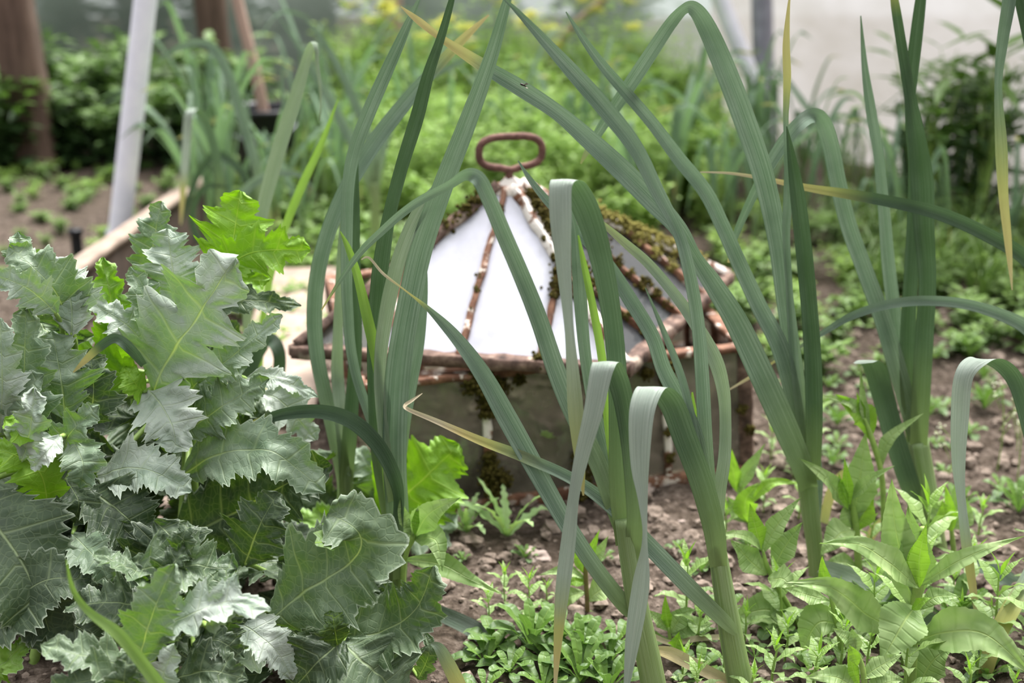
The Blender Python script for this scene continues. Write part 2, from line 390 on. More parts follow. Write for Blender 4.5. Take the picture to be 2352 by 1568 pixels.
# ------------------------------------------------------------------ sheet: every leaf is one of these
def sheet(mb, pts, wid, hw=None, shear=0.0, ref=None, roll=0.0, rolls=None, cup=0.12, ruffle=0.0, nf=3.0, nv=3, n=8,
          lobes=0, dry=None, pale=None, young=None, seed=0, flip=False, rag=0.0, mi=0, sidefix=None):
    """pts Vectors base->tip, wid full width at pts (metres). hw(u, s) in 0..1 gives the outline of side s (-1 / 1)."""
    rolls = rolls or [0.0] * len(pts)
    c = crom([list(p) + [w, r] for p, w, r in zip(pts, wid, rolls)], n)
    P = [Vector(x[:3]) for x in c]; Wd = [max(x[3], 0.0002) for x in c]; R = [x[4] for x in c]
    N = len(P)
    acc = [0.0]
    for i in range(1, N): acc.append(acc[-1] + (P[i] - P[i - 1]).length)
    L = max(acc[-1], 1e-6)
    # raw sides
    S = []; Ts = []
    prev = None
    for i in range(N):
        T = (P[min(i + 1, N - 1)] - P[max(i - 1, 0)])
        T = T.normalized() if T.length > 1e-9 else Vector((0, 0, 1))
        if ref is None: r = (CAMP - P[i]).normalized()
        else: r = ref
        s = T.cross(r)
        if sidefix: s = Vector((1, 0, 0)) - T * T.x
        q = s.length
        s = s.normalized() if q > 1e-4 else (prev or T.orthogonal().normalized())
        if sidefix: S.append(s.normalized()); Ts.append(T); continue
        if prev is not None and s.dot(prev) < 0: s = -s
        if prev is not None and q < 0.35:      # nearly end-on: keep the old side
            s = (s * q + prev * (0.7 - q)).normalized()
        prev = s; S.append(s); Ts.append(T)
    for _ in range(3):
        S = [(S[max(i - 1, 0)] + S[i] * 2 + S[min(i + 1, N - 1)]).normalized() for i in range(N)]
    vs, uv, fs, lo, dr, pa, yo = [], [], [], [], [], [], []
    cols = [j / nv - 1 for j in range(2 * nv + 1)]
    rnd = random.Random(seed); ph = rnd.random() * 6.28; ph2 = rnd.random() * 6.28
    for i in range(N):
        u = acc[i] / L; T = Ts[i]
        s = (S[i] - T * S[i].dot(T)).normalized()
        a = math.radians(roll + R[i])
        nrm = s.cross(T).normalized()
        s2 = s * math.cos(a) + nrm * math.sin(a); nrm = s2.cross(T).normalized()
        for v in cols:
            sd = 1 if v > 0 else -1
            h = Wd[i] / 2 * (hw(u, sd) if hw else 1.0)
            x = v * h
            off = cup * abs(x) * (1.0 if nv < 4 else min(1, abs(v) * 1.3))
            if ruffle:
                off += ruffle * Wd[i] * (math.sin(nf * 6.28 * u + ph + (1.7 if sd > 0 else 0)) * abs(v) ** 1.6)
                off += ruffle * 0.9 * Wd[i] * noise.noise(Vector((u * 7 + seed * 3.1, v * 2.4, seed * 1.7)))
            p = P[i] + s2 * x + nrm * off + T * (shear * abs(x) * (1 - u * u * 0.8))
            if rag: p += T * (rag * noise.noise(Vector((u * 40, seed, v))) * Wd[i] * abs(v))
            vs.append(p); uv.append((u, v)); lo.append(u * lobes + (0.0 if sd < 0 else 0.18 * (lobes > 0)))
            dr.append(lerp_list(dry, u)); pa.append(lerp_list(pale, u)); yo.append(lerp_list(young, u))
    M = 2 * nv + 1
    for i in range(N - 1):
        for j in range(M - 1):
            q = (i * M + j, i * M + j + 1, (i + 1) * M + j + 1, (i + 1) * M + j)
            fs.append(q[::-1] if flip else q)
    mb.add(vs, fs, uv, {'lobe': lo, 'dry': dr, 'pale': pa, 'young': yo}, mi=mi)

def poppy_outline(nl, seed, depth=0.45, teeth=4, blunt=0.5):
    r = random.Random(seed); var = [[0.75 + 0.4 * r.random() for _ in range(nl + 3)] for _ in range(2)]
    tv = [[0.5 + 0.8 * r.random() for _ in range(nl * teeth + 8)] for _ in range(2)]
    def f(u, s):
        k = 0 if s < 0 else 1
        env = (min(1.0, (u + 0.03) / 0.30) ** 0.75) * (max(0.0, 1 - u) ** blunt) * 1.18
        lp = u * nl + (0.0 if s < 0 else 0.18)
        i = int(lp); fr = lp - i
        tip = fr / 0.62 if fr < 0.62 else (1 - (fr - 0.62) / 0.38)
        lobe = (1 - depth) + depth * (tip ** 0.85) * var[k][i % len(var[k])] * 1.1
        tp = lp * teeth; ti = int(tp); tf = tp - ti
        tooth = tf ** 1.4 if tf < 0.75 else (1 - (tf - 0.75) / 0.25)
        t = 1 + 0.25 * (tooth - 0.4) * tv[k][ti % len(tv[k])]
        return max(0.02, env * lobe * t) if u < 0.995 else 0.02
    return f
def lance_outline(p=0.38, sr=0.0, ns=12):
    def f(u, s):
        u = min(max(u, 0), 1)
        a = (u / p) ** 0.75 if u < p else ((1 - u) / (1 - p)) ** 0.95
        t = (u * ns) % 1.0
        return max(0.01, a * (1 + sr * (t - 0.5)))
    return f
def spoon_outline(u, s=0):
    a = 0.22 + 0.78 * max(0.0, min(1, (u - .15) / .5)) ** 1.2
    b = 1.0 if u < 0.72 else math.sqrt(max(0.0, 1 - ((u - 0.72) / 0.28) ** 2))
    return max(0.02, a * b)
def thistle_outline(seed):
    r = random.Random(seed); v = [.6 + .5 * r.random() for _ in range(30)]
    def f(u, s):
        e = (min(1, (u + .1) / .5)) * (max(0, 1 - u) ** 0.5) * 1.2
        lp = u * 6 + (0.2 if s > 0 else 0); i = int(lp); fr = lp - i
        return max(.03, e * (0.35 + 0.65 * (math.sin(fr * math.pi) ** 1.2) * v[i + (8 if s > 0 else 0)]))
    return f

# ================================================================== SETTING
def ground_h(x, y):
    h = 0.010 * noise.noise(Vector((x * 2.2, y * 2.2, 0)))
    amp = 1.0
    h += amp * 0.014 * noise.noise(Vector((x * 11, y * 11, 3)))
    b = noise.noise(Vector((x * 32, y * 32, 5))); h += 0.013 * abs(b)
    b = noise.noise(Vector((x * 75, y * 75, 9))); h += 0.008 * abs(b)
    return h
def grid(name, x0, x1, y0, y1, st, fn, mat):
    nx = int((x1 - x0) / st) + 1; ny = int((y1 - y0) / st) + 1
    mb = MB(); vs = []
    for j in range(ny):
        for i in range(nx):
            x = x0 + i * st; y = y0 + j * st; vs.append((x, y, fn(x, y)))
    fs = [(j * nx + i, j * nx + i + 1, (j + 1) * nx + i + 1, (j + 1) * nx + i) for j in range(ny - 1) for i in range(nx - 1)]
    mb.add(vs, fs); return mb.build(name, mat)
g1 = grid('ground', -1.1, 1.3, 0.9, 3.0, 0.0085, ground_h, MAT['soil'])
tag(g1, 'crumbly brown garden soil under the leeks', kind='structure')
def far_h(x, y):
    if -1.07 < x < 1.26 and 0.93 < y < 2.97: return -0.05
    return 0.022 * noise.noise(Vector((x * 2.2, y * 2.2, 0))) + 0.02 * noise.noise(Vector((x * 9, y * 9, 3))) - 0.003
g2 = grid('ground', -5.5, 4.0, -1.5, 9.5, 0.045, far_h, MAT['soil'])
tag(g2, 'bare earth of the path and beds further into the tunnel', kind='structure')

def wall(name, a, b, mat, label, h=2.3, n=60):
    a, b = Vector(a), Vector(b); mb = MB(); vs = []; nz = 24
    nr = Vector((-(b - a).y, (b - a).x, 0)).normalized()
    for j in range(nz + 1):
        for i in range(n + 1):
            p = a.lerp(b, i / n); z = -0.03 + (h + .03) * j / nz
            vs.append(p + nr * (0.03 * noise.noise(Vector((p.x * 1.2, p.y * 1.2, z * 1.6)))) + Vector((0, 0, z)))
    fs = [(j * (n + 1) + i, j * (n + 1) + i + 1, (j + 1) * (n + 1) + i + 1, (j + 1) * (n + 1) + i) for j in range(nz) for i in range(n)]
    mb.add(vs, fs); return tag(mb.build(name, mat), label, kind='structure')
wall('wall_back', (-5.2, 7.3, 0), (0.72, 5.25, 0), MAT['film_back'], 'misty polythene tunnel wall with greenery showing through')
wall('wall_right', (0.72, 5.25, 0), (2.6, 1.1, 0), MAT['film_right'], 'pale stained polythene sheet of the tunnel side')

def pole(name, px0, py0, px1, py1, H0, H1, r, mat, label, cat, ext=1.6, square=False):
    """from ground point (px0,py0) up through (px1,py1), carried on above the frame"""
    a = Q(px0, py0, H0); b = Q(px1, py1, H1); d = (b - a).normalized()
    a = a - d * max(0.0, (a.z + 0.05) / d.z) if a.z > -0.05 else a
    top = a + d * ((b - a).length + ext)
    e_ = empty(name, a + d * (0.05 / d.z), label, cat)
    mb = MB()
    if square: beam(mb, a, top, r * 2, r * 1.7, up=Vector((0, 1, 0)), n=30, rough=0.006)
    else: tube(mb, [a, a.lerp(top, .5), top], r, seg=20, n=8)
    mb.build('shaft', mat, e_); return e_, a, top
e_, a_, t_ = pole('support_tube', 271, 560, 334, 0, 3.3, 3.3, 0.026, MAT['galv'], 'shiny galvanised steel tube leaning over the timber bed edge', 'pole')
mb = MB(); tube(mb, [a_ + (t_ - a_) * .02, a_ + (t_ - a_) * .045], 0.032, seg=16); mb.build('ground_socket', MAT['galv_dull'], e_)
e_, a_, t_ = pole('corner_tube', 1757, 345, 1750, 0, 4.6, 4.6, 0.034, MAT['galv_dull'], 'upright dull grey steel tube where the two polythene walls meet', 'pole')
mb = MB(); tube(mb, [Q(1740, 205, 4.5), Q(1690, 90, 4.5), Q(1640, -40, 4.5), Q(1500, -400, 4.45)], 0.027, seg=16)
br = mb.build('brace_tube', MAT['galv'], origin=Q(1740, 205, 4.5)); tag(br, 'bright slanting steel brace running down to the upright grey tube', 'pole')
pole('timber_post', 92, 380, 22, 0, 4.35, 4.35, 0.060, MAT['post'], 'thick dark brown timber post at the far corner bushes', 'post', square=True)
pole('timber_post', 518, 330, 482, 0, 4.8, 4.8, 0.048, MAT['post'], 'dark brown timber post standing behind the black bucket', 'post', square=True)
pole('timber_post', 908, 260, 898, 0, 5.1, 5.1, 0.036, MAT['tool_wood'], 'pale pinkish timber post rising behind the yellow flowers', 'post', square=True)
# tool handle standing in the bucket
BK = Q(612, 400, 3.95); BK.z = 0.0
mb = MB(); tube(mb, [Q(618, 330, 3.9), Q(590, 180, 3.9), Q(545, 0, 3.9), Q(480, -320, 3.9)], 0.0155, seg=12)
tag(mb.build('wooden_stick', MAT['tool_wood'], origin=Q(618, 330, 3.9)), 'pinkish wooden tool handle standing upright in the black bucket', 'stick')
mb = MB(); tube(mb, [Q(1215, 240, 4.9), Q(1300, 80, 4.75), Q(1385, 0, 4.7), Q(1480, -120, 4.6)], 0.013, seg=10)
tag(mb.build('wooden_stick', MAT['tool_wood'], origin=Q(1215, 240, 4.9)), 'thin brown cane slanting against the misty wall above the herbs', 'stick')
# bucket
e_ = empty('bucket', BK, 'black plastic bucket with a tool handle in it beside the board', 'bucket')
mb = MB(); n = 40; prof = [(0.062, 0.002), (0.068, 0.0), (0.074, 0.10), (0.096, 0.235), (0.104, 0.238), (0.104, 0.25), (0.096, 0.252), (0.092, 0.235), (0.070, 0.10), (0.064, 0.012), (0.0005, 0.010)]
vs = []; fs = []
for (r, z) in prof:
    for i in range(n): vs.append((BK.x + 1.0 * r * math.cos(6.2832 * i / n), BK.y + 1.0 * r * math.sin(6.2832 * i / n), z))
for j in range(len(prof) - 1):
    for i in range(n): fs.append((j * n + i, j * n + (i + 1) % n, (j + 1) * n + (i + 1) % n, (j + 1) * n + i))
fs.append(tuple(range(n - 1, -1, -1)))
mb.add(vs, fs); mb.build('body', MAT['black_plastic'], e_)
mb = MB(); tube(mb, [BK + Vector((-.104, 0, .244)), BK + Vector((-.09, -.07, .20)), BK + Vector((0, -.115, .17)), BK + Vector((.09, -.07, .20)), BK + Vector((.104, 0, .244))], 0.003, seg=8)
mb.build('handle', MAT['galv_dull'], e_)
# timber bed edge
def board(p0, p1, h, t, mat_side, mat_top, label, name='edging_board'):
    a, b = Vector(p0), Vector(p1); a.z = b.z = h / 2 - 0.02
    o = empty(name, (a + b) / 2 - Vector((0, 0, h / 2)), label, 'board')
    mb = MB(); beam(mb, a, b, t, h, n=40, rough=0.004); mb.build('side_boards', mat_side, o)
    mb = MB(); up = Vector((0, 0, h / 2 + 0.008)); beam(mb, a + up, b + up, t * 1.5, 0.016, n=40, rough=0.003, seed=4); mb.build('top_edge', mat_top, o)
board(G(515, 400, .1), G(150, 665, .1), 0.14, 0.028, MAT['dark_wood'], MAT['pale_wood'], 'weathered timber board edging the bed past the steel tube')
board(G(700, 640, .02), G(610, 1000, .02), 0.05, 0.10, MAT['pale_wood'], MAT['pale_wood'], 'pale bleached plank on the soil between poppies and cloche', 'plank')
# black peg
p = G(181, 612); e_ = empty('ground_peg', p, 'short black peg pushed into the earth by the timber board', 'peg')
mb = MB(); tube(mb, [p - Vector((0, 0, .02)), p + Vector((0, 0, .075)), p + Vector((0, 0, .078))], [0.0125, 0.0125, 0.0125], seg=14); mb.build('body', MAT['black_plastic'], e_)
mb = MB(); tube(mb, [p + Vector((0, 0, .076)), p + Vector((0, 0, .088))], 0.017, seg=14); mb.build('cap', MAT['black_plastic'], e_)

# ================================================================== CLOCHE
def moss(name, centers, parent, mat, seed=0, r0=0.008, dens=1.0):
    rnd = random.Random(seed); mb = MB()
    import itertools
    t = (1 + 5 ** .5) / 2
    iv = [Vector(x).normalized() for x in [(-1, t, 0), (1, t, 0), (-1, -t, 0), (1, -t, 0), (0, -1, t), (0, 1, t), (0, -1, -t), (0, 1, -t), (t, 0, -1), (t, 0, 1), (-t, 0, -1), (-t, 0, 1)]]
    ifc = [(0, 11, 5), (0, 5, 1), (0, 1, 7), (0, 7, 10), (0, 10, 11), (1, 5, 9), (5, 11, 4), (11, 10, 2), (10, 7, 6), (7, 1, 8), (3, 9, 4), (3, 4, 2), (3, 2, 6), (3, 6, 8), (3, 8, 9), (4, 9, 5), (2, 4, 11), (6, 2, 10), (8, 6, 7), (9, 8, 1)]
    for c, R in centers:
        for _ in range(int(70 * dens * (R / 0.012) ** 1.5) + 6):
            d = Vector((rnd.gauss(0, .5), rnd.gauss(0, .5), rnd.gauss(0, .5)))
            q = Vector(c) + d * R * 0.75; rr = r0 * (0.18 + .30 * rnd.random())
            vs = [q + v * rr * (0.7 + 0.8 * rnd.random()) for v in iv]; mb.add(vs, ifc)
    return mb.build(name, mat, parent)
cl_o = Vector((0.02, 2.06, 0.0))
base = empty('cloche_box', cl_o, 'square rusty glazed cloche base standing on the soil under its lid', 'cloche base')
FL, FR = Vector((-.190, 1.79, 0)), Vector((.352, 1.96, 0)); SD = Vector((-.105, .55, 0))
BR_, BL_ = FR + SD, FL + SD
TOP = Vector((-.014, 0, .205))
cor = [FL, FR, BR_, BL_]
def bar_on(mbx, a, b, w=.012, t=.012, **k): beam(mbx, a, b, w, t, **k)
for i in range(4):
    a = cor[i]; mb = MB(); beam(mb, a - Vector((0, 0, .01)), a + TOP, .020, .020, up=Vector((0.3, 1, 0)), n=20, rough=.003, seed=i)
    mb.build('corner_post', MAT['rust'], base)
for i in range(4):
    a, b = cor[i], cor[(i + 1) % 4]
    mb = MB(); beam(mb, a + TOP, b + TOP, .020, .010, n=34, rough=.0025, seed=i); r_ = mb.build('top_rail', MAT['paint_rust'], base)
    mb = MB(); beam(mb, a + Vector((0, 0, .012)), b + Vector((0, 0, .012)), .016, .02, n=34, rough=.003, seed=i); mb.build('bottom_rail', MAT['paint_rust'], base)
    fr = [0.30, 0.535, 0.775] if i == 0 else [0.25, 0.5, 0.75]
    for f in fr:
        p = a.lerp(b, f); mb = MB(); beam(mb, p, p + TOP, .011, .013, up=(b - a).normalized().cross(Vector((0, 0, 1))), n=16, rough=.003, seed=f * 10); mb.build('glazing_bar', MAT['paint'] if i == 0 else MAT['paint_rust'], base)
    ff = [0] + fr + [1]
    for u, v in zip(ff, ff[1:]):
        pa, pb = a.lerp(b, u), a.lerp(b, v); nn = (b - a).normalized().cross(Vector((0, 0, 1)))
        mb = MB(); vs = [pa + nn * k for k in (-.0015, .0015)] + [pb + nn * k for k in (-.0015, .0015)]
        vs = vs + [x + TOP for x in vs]
        mb.add(vs, [(0, 2, 6, 4), (1, 5, 7, 3), (0, 4, 5, 1), (2, 3, 7, 6), (4, 6, 7, 5), (0, 1, 3, 2)])
        mb.build('pane', MAT['glass_dirty'], base, smooth=False)
def on_front(f, h): return FL.lerp(FR, f) + TOP * h + Vector((.003, -.010, 0))
moss('moss', [(on_front(.30, x), r) for x, r in [(.96, .02), (.9, .018), (.82, .014), (.74, .012), (.98, .016), (.42, .012), (.32, .018), (.24, .020), (.16, .012)]] +
     [(on_front(.27, .93), .015), (on_front(.34, .92), .016), (on_front(.39, .95), .01), (on_front(.33, .25), .016)] +
     [(on_front(.535, x), r) for x, r in [(.35, .012), (.25, .017), (.15, .017), (.06, .013)]] +
     [(on_front(.775, x), r) for x, r in [(.93, .014), (.84, .014), (.7, .008), (.45, .007), (.25, .008)]] + [(on_front(.72, .9), .012), (on_front(1, .4), .009), (on_front(.98, .55), .007)], base, MAT['moss'], 3, .007)
# the lid
LFL, LFR, LBR = Vector((-.296, 1.862, .232)), Vector((.150, 1.800, .226)), Vector((.348, 2.225, .236))
LBL = LFL + (LBR - LFR); AP = Vector((-.004, 2.03, .438))
lid = empty('pyramid_cloche', Vector((0.02, 2.05, .22)), 'four-sided pyramid cloche lid of white glass with a ring handle', 'cloche lid')
lc = [LFL, LFR, LBR, LBL]
for i in range(4):
    a, b = lc[i], lc[(i + 1) % 4]; d = (b - a).normalized()
    mb = MB(); beam(mb, a - d * .006, b + d * .006, .022, .017, n=44, rough=.003, seed=i + 5); mb.build('eaves_rail', MAT['rust'], lid)
def face_n(a, b): return (b - a).cross(AP - a).normalized()
panes = {0: ['glass_clear', 'glass_white', 'glass_white', 'glass_white'], 1: ['glass_grey'] * 4, 2: ['glass_grey'] * 4, 3: ['glass_grey', 'glass_white', 'glass_grey', 'glass_clear']}  # white and grey faces carry painted differences in reflection
for i in range(4):
    a, b = lc[i], lc[(i + 1) % 4]; nn = face_n(a, b)
    mb = MB(); top = AP + (a - AP) * .05; beam(mb, a + Vector((0, 0, .006)), top, .015, .014, up=nn, n=40, rough=.0035, seed=i + 11)
    mb.build('hip_bar', MAT['rust'] if i == 0 else MAT['paint'], lid)
    q1, q2, q3 = a.lerp(b, .26), a.lerp(b, .5), a.lerp(b, .745)
    hL, hR = a.lerp(AP, .52), b.lerp(AP, .52)
    for (p, q) in ((q1, hL), (q2, AP.lerp(q2, .06)), (q3, hR)):
        mb = MB(); beam(mb, p + nn * .003, q + nn * .003, .0085, .010, up=nn, n=34, rough=.003, seed=p.x * 50)
        mb.build('glazing_bar', MAT['paint_rust'], lid)
    polys = [(a, q1, hL), (q1, q2, AP, hL), (q2, q3, hR, AP), (q3, b, hR)]
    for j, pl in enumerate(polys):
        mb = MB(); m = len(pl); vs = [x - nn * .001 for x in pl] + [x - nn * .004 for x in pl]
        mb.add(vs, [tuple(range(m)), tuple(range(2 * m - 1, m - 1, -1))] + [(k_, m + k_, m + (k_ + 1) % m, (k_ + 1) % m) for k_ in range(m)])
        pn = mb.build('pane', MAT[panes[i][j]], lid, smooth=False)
# crown plate and ring
mb = MB()
for k_ in range(4):
    d = (lc[k_] - AP); pk = AP + d * .09 + Vector((0, 0, .003)); pk2 = AP + (lc[(k_ + 1) % 4] - AP) * .09 + Vector((0, 0, .003))
    mb.add([AP + Vector((0, 0, .008)), pk, pk2], [(0, 1, 2)])
    mb.add([AP + d * .10, pk + Vector((0, 0, .002)), pk2 + Vector((0, 0, .002)), AP + (lc[(k_ + 1) % 4] - AP) * .10], [(0, 1, 2, 3)])
mb.build('crown_plate', MAT['paint'], lid, smooth=False)
mb = MB(); tube(mb, [AP - Vector((0, 0, .004)), AP + Vector((0, 0, .016))], .006, seg=12); mb.build('collar', MAT['handle'], lid)
pts = []; hc = Q(1173, 349, AP.y)
for i in range(64):
    a = 2 * math.pi * i / 64; cx, cy = math.cos(a), math.sin(a)
    x = .0455 * (abs(cx) ** .62) * (1 if cx > 0 else -1); z = .0225 * (abs(cy) ** .75) * (1 if cy > 0 else -1)
    if cy < 0 and abs(x) < .016: z -= .004 * (1 - abs(x) / .016)
    pts.append(hc + Vector((x, 0, z)) + Vector((0, x * .25, 0)))
mb = MB(); tube(mb, pts, .0054, seg=14, closed=True); mb.build('ring_handle', MAT['handle'], lid)
def along(a, b, fs, off=Vector((0, 0, .006))): return [(a.lerp(b, f) + off, r) for f, r in fs]
moss('moss', along(AP, LFL, [(.13, .010), (.17, .012), (.21, .013), (.26, .010), (.31, .013), (.36, .008), (.41, .010), (.44, .018), (.47, .018), (.60, .008), (.5, .012)]) +
     along(AP, LFR, [(.5, .014), (.54, .016), (.58, .015), (.63, .010), (.46, .010), (.36, .006)], Vector((-.006, 0, .006))) +
     along(AP, LFR, [(.1, .010), (.16, .012), (.22, .014), (.28, .014), (.34, .014), (.40, .016), (.46, .017), (.52, .018), (.58, .017)], Vector((.015, 0, .004))) +
     along(LFR.lerp(LFL, .255), LFR.lerp(AP, .52), [(.85, .014), (.75, .013), (.65, .008), (.02, .011), (.0, .012)]) +
     along(LFL.lerp(LFR, .5), AP, [(.05, .004), (.25, .004), (.35, .006), (.42, .005), (.8, .008), (.77, .006)]) +
     along(LFR.lerp(LBR, .25), LFR.lerp(AP, .52), [(.1, .008), (.3, .010), (.5, .012), (.7, .013), (.9, .014)]) +
     along(LFR.lerp(LBR, .5), AP, [(f, .009 + .006 * ((i * 7) % 3) / 2) for i, f in enumerate([.08, .15, .22, .3, .38, .46, .54, .62, .7, .78, .86])]), lid, MAT['moss'], 8, .0065)
moss('moss', along(AP, LBR, [(f, .012 + .006 * math.sin(f * 3.14)) for f in [.2, .26, .32, .37, .42, .46, .5, .54, .58, .62, .66, .7, .74, .78, .82, .86]]) +
     along(LBR.lerp(LFR, .25), LBR.lerp(AP, .52), [(.2, .010), (.4, .012), (.6, .012), (.8, .012)]), lid, MAT['moss_gold'], 9, .007, 1.3)

# ================================================================== LEEKS IN FRONT
def wm(px_w, p): return px_w * depth(p) / F
def strap(parent, pts, H, mat='leek', dry=None, pale=((0, .7), (.09, .35), (.24, 0)), cup=.32, n=9, name='leaf', roll=0.0, fix=False):
    """pts (px, py, width px [, dH [, roll]]) base -> tip"""
    V = []; Wd = []; R = []
    for q in pts:
        h = H + (q[3] if len(q) > 3 else 0.0); v = Q(q[0], q[1], h); V.append(v); Wd.append(wm(q[2] * (.9 if mat != 'leek_fold' else 1.0), v)); R.append(q[4] if len(q) > 4 else 0.0)
    mb = MB(); sheet(mb, V, Wd, rolls=R, roll=roll, cup=cup, n=n, dry=dry, pale=pale, seed=int(pts[0][0]), nv=4, ruffle=0.0, sidefix=(fix or mat == 'leek_fold'))
    return mb.build(name, MAT[mat], parent)
def leek(label, stem, H, leaves, group=None, stem_mat='leek', cat='leek'):
    """stem [(px,py,w)] from the ground up"""
    V = [Q(x, y, H) for x, y, w in stem]
    b = V[0].copy()
    if b.z > -0.01:          # run the root end into the soil
        d = (V[1] - V[0]).normalized()
        if d.z > .3: b = V[0] - d * ((V[0].z + .012) / d.z)
    o = empty('leek', Vector((b.x, b.y, max(0.0, b.z + .012))), label, cat, group)
    P_ = [b] + V; rr = [wm(stem[0][2], V[0]) * .52] + [wm(w, v) / 2 for (x, y, w), v in zip(stem, V)]
    mb = MB(); tube(mb, P_, rr, seg=16, n=5, at={'pale': lambda u: 0.9 - .35 * u, 'dry': lambda u: 0.0})
    mb.build('stem', MAT[stem_mat], o)
    for lf in leaves:
        strap(o, lf[0], H, **(lf[1] if len(lf) > 1 else {}))
    return o
PL = [(0, .75), (.12, .4), (.28, 0)]
# L1: slim leek behind the poppies, H 1.68
leek('slim leek with three upright leaves standing just behind the poppies', [(788, 1290, 44), (788, 1200, 42), (790, 1150, 40)], 1.68, [
    ([(790, 1165, 36), (788, 1100, 34), (770, 1013, 34), (750, 922, 36), (729, 820, 38), (722, 718, 40), (735, 600, 40), (778, 470, 40, .01), (848, 345, 42, .03), (933, 233, 38, .05), (1001, 156, 30, .06), (1065, 88, 22, .07), (1123, 34, 4, .08)], dict(dry=[(.84, 0), (.95, .5), (1, .7)], pale=PL)),
    ([(792, 1130, 26), (790, 1060, 28), (783, 956, 32), (775, 860, 32, .02), (776, 770, 26, .02), (780, 650, 22, .02), (786, 560, 22, .02), (788, 460, 6, .03)], dict(mat='leek_silver')),
    ([(796, 1150, 34), (797, 1080, 36), (803, 1000, 38, -.01), (810, 900, 34, -.01), (817, 800, 32, -.01), (815, 690, 34, -.01), (812, 580, 34, -.01), (813, 480, 30, -.01), (821, 357, 3, -.01)], dict(mat='leek_dark', pale=PL)),
    ([(790, 1180, 26, .01), (815, 1240, 18, .0), (826, 1190, 22, .03), (850, 1110, 24, .03), (868, 1070, 20, .04)], dict(mat='leek_dark'))])
# L2: the tall broad leek
leek('tallest broad-leaved leek, its widest leaf crossing the white glass and leaving the frame', [(914, 1440, 42), (913, 1340, 42), (912, 1250, 46)], 1.52, [
    ([(914, 1330, 44), (914, 1200, 56), (907, 1080, 60), (908, 960, 62), (915, 850, 64), (935, 720, 60), (968, 570, 58), (1020, 420, 52, -.01), (1078, 270, 46, -.02), (1128, 130, 36, -.03), (1165, 0, 22, -.04), (1185, -60, 8, -.04)], dict(cup=.35)),
    ([(905, 1200, 26, .01), (893, 1120, 26, .01), (886, 1010, 26, .01), (884, 930, 30, .0), (868, 837, 30, .0), (845, 735, 28), (821, 633, 22), (800, 570, 16), (781, 531, 3)], dict(mat='leek_bright')),
    ([(898, 1240, 26, .03), (884, 1150, 30, .03), (868, 1050, 32, .03), (860, 930, 32, .03), (858, 800, 34, .03), (866, 700, 42, .03), (876, 600, 42, .03), (893, 500, 34, .03), (922, 385, 34, .03), (957, 272, 36, .03), (984, 170, 30, .03), (1013, 85, 22, .03), (1036, 5, 16, .03), (1050, -50, 5, .03)], dict(mat='leek_dark')),
    ([(900, 1180, 24, .04), (880, 1050, 24, .04), (815, 850, 26, .05), (798, 700, 28, .05), (796, 560, 30, .05), (800, 425, 32, .05), (816, 340, 34, .05), (848, 255, 36, .05), (882, 177, 34, .05), (916, 102, 28, .05), (943, 41, 18, .05), (964, -5, 8, .05)], {}),
    ([(904, 1150, 28, -.005), (884, 1020, 28, -.005), (872, 900, 28, -.005), (874, 820, 32, -.005), (882, 752, 36, -.005), (898, 667, 38, -.005), (924, 572, 36, -.005), (962, 485, 32, .0), (1005, 420, 8, .01)], dict(mat='leek_silver')),
    ([(922, 1050, 26, .02), (932, 960, 28, .02), (948, 870, 28, .02), (963, 790, 26, .02), (971, 700, 24, .02), (974, 630, 18, .02), (975, 580, 3, .02)], {}),
    ([(916, 1330, 30, -.02), (915, 1220, 30, -.02, 20), (918, 1140, 32, -.02, 30), (900, 1080, 36, -.03), (862, 1015, 40, -.035), (805, 965, 40, -.04), (735, 945, 36, -.045), (655, 950, 30, -.05), (595, 968, 20, -.05), (535, 987, 5, -.05)], dict(mat='leek_dark', dry=[(.86, 0), (.95, .45), (1, .8)]))], stem_mat='leek_dark')
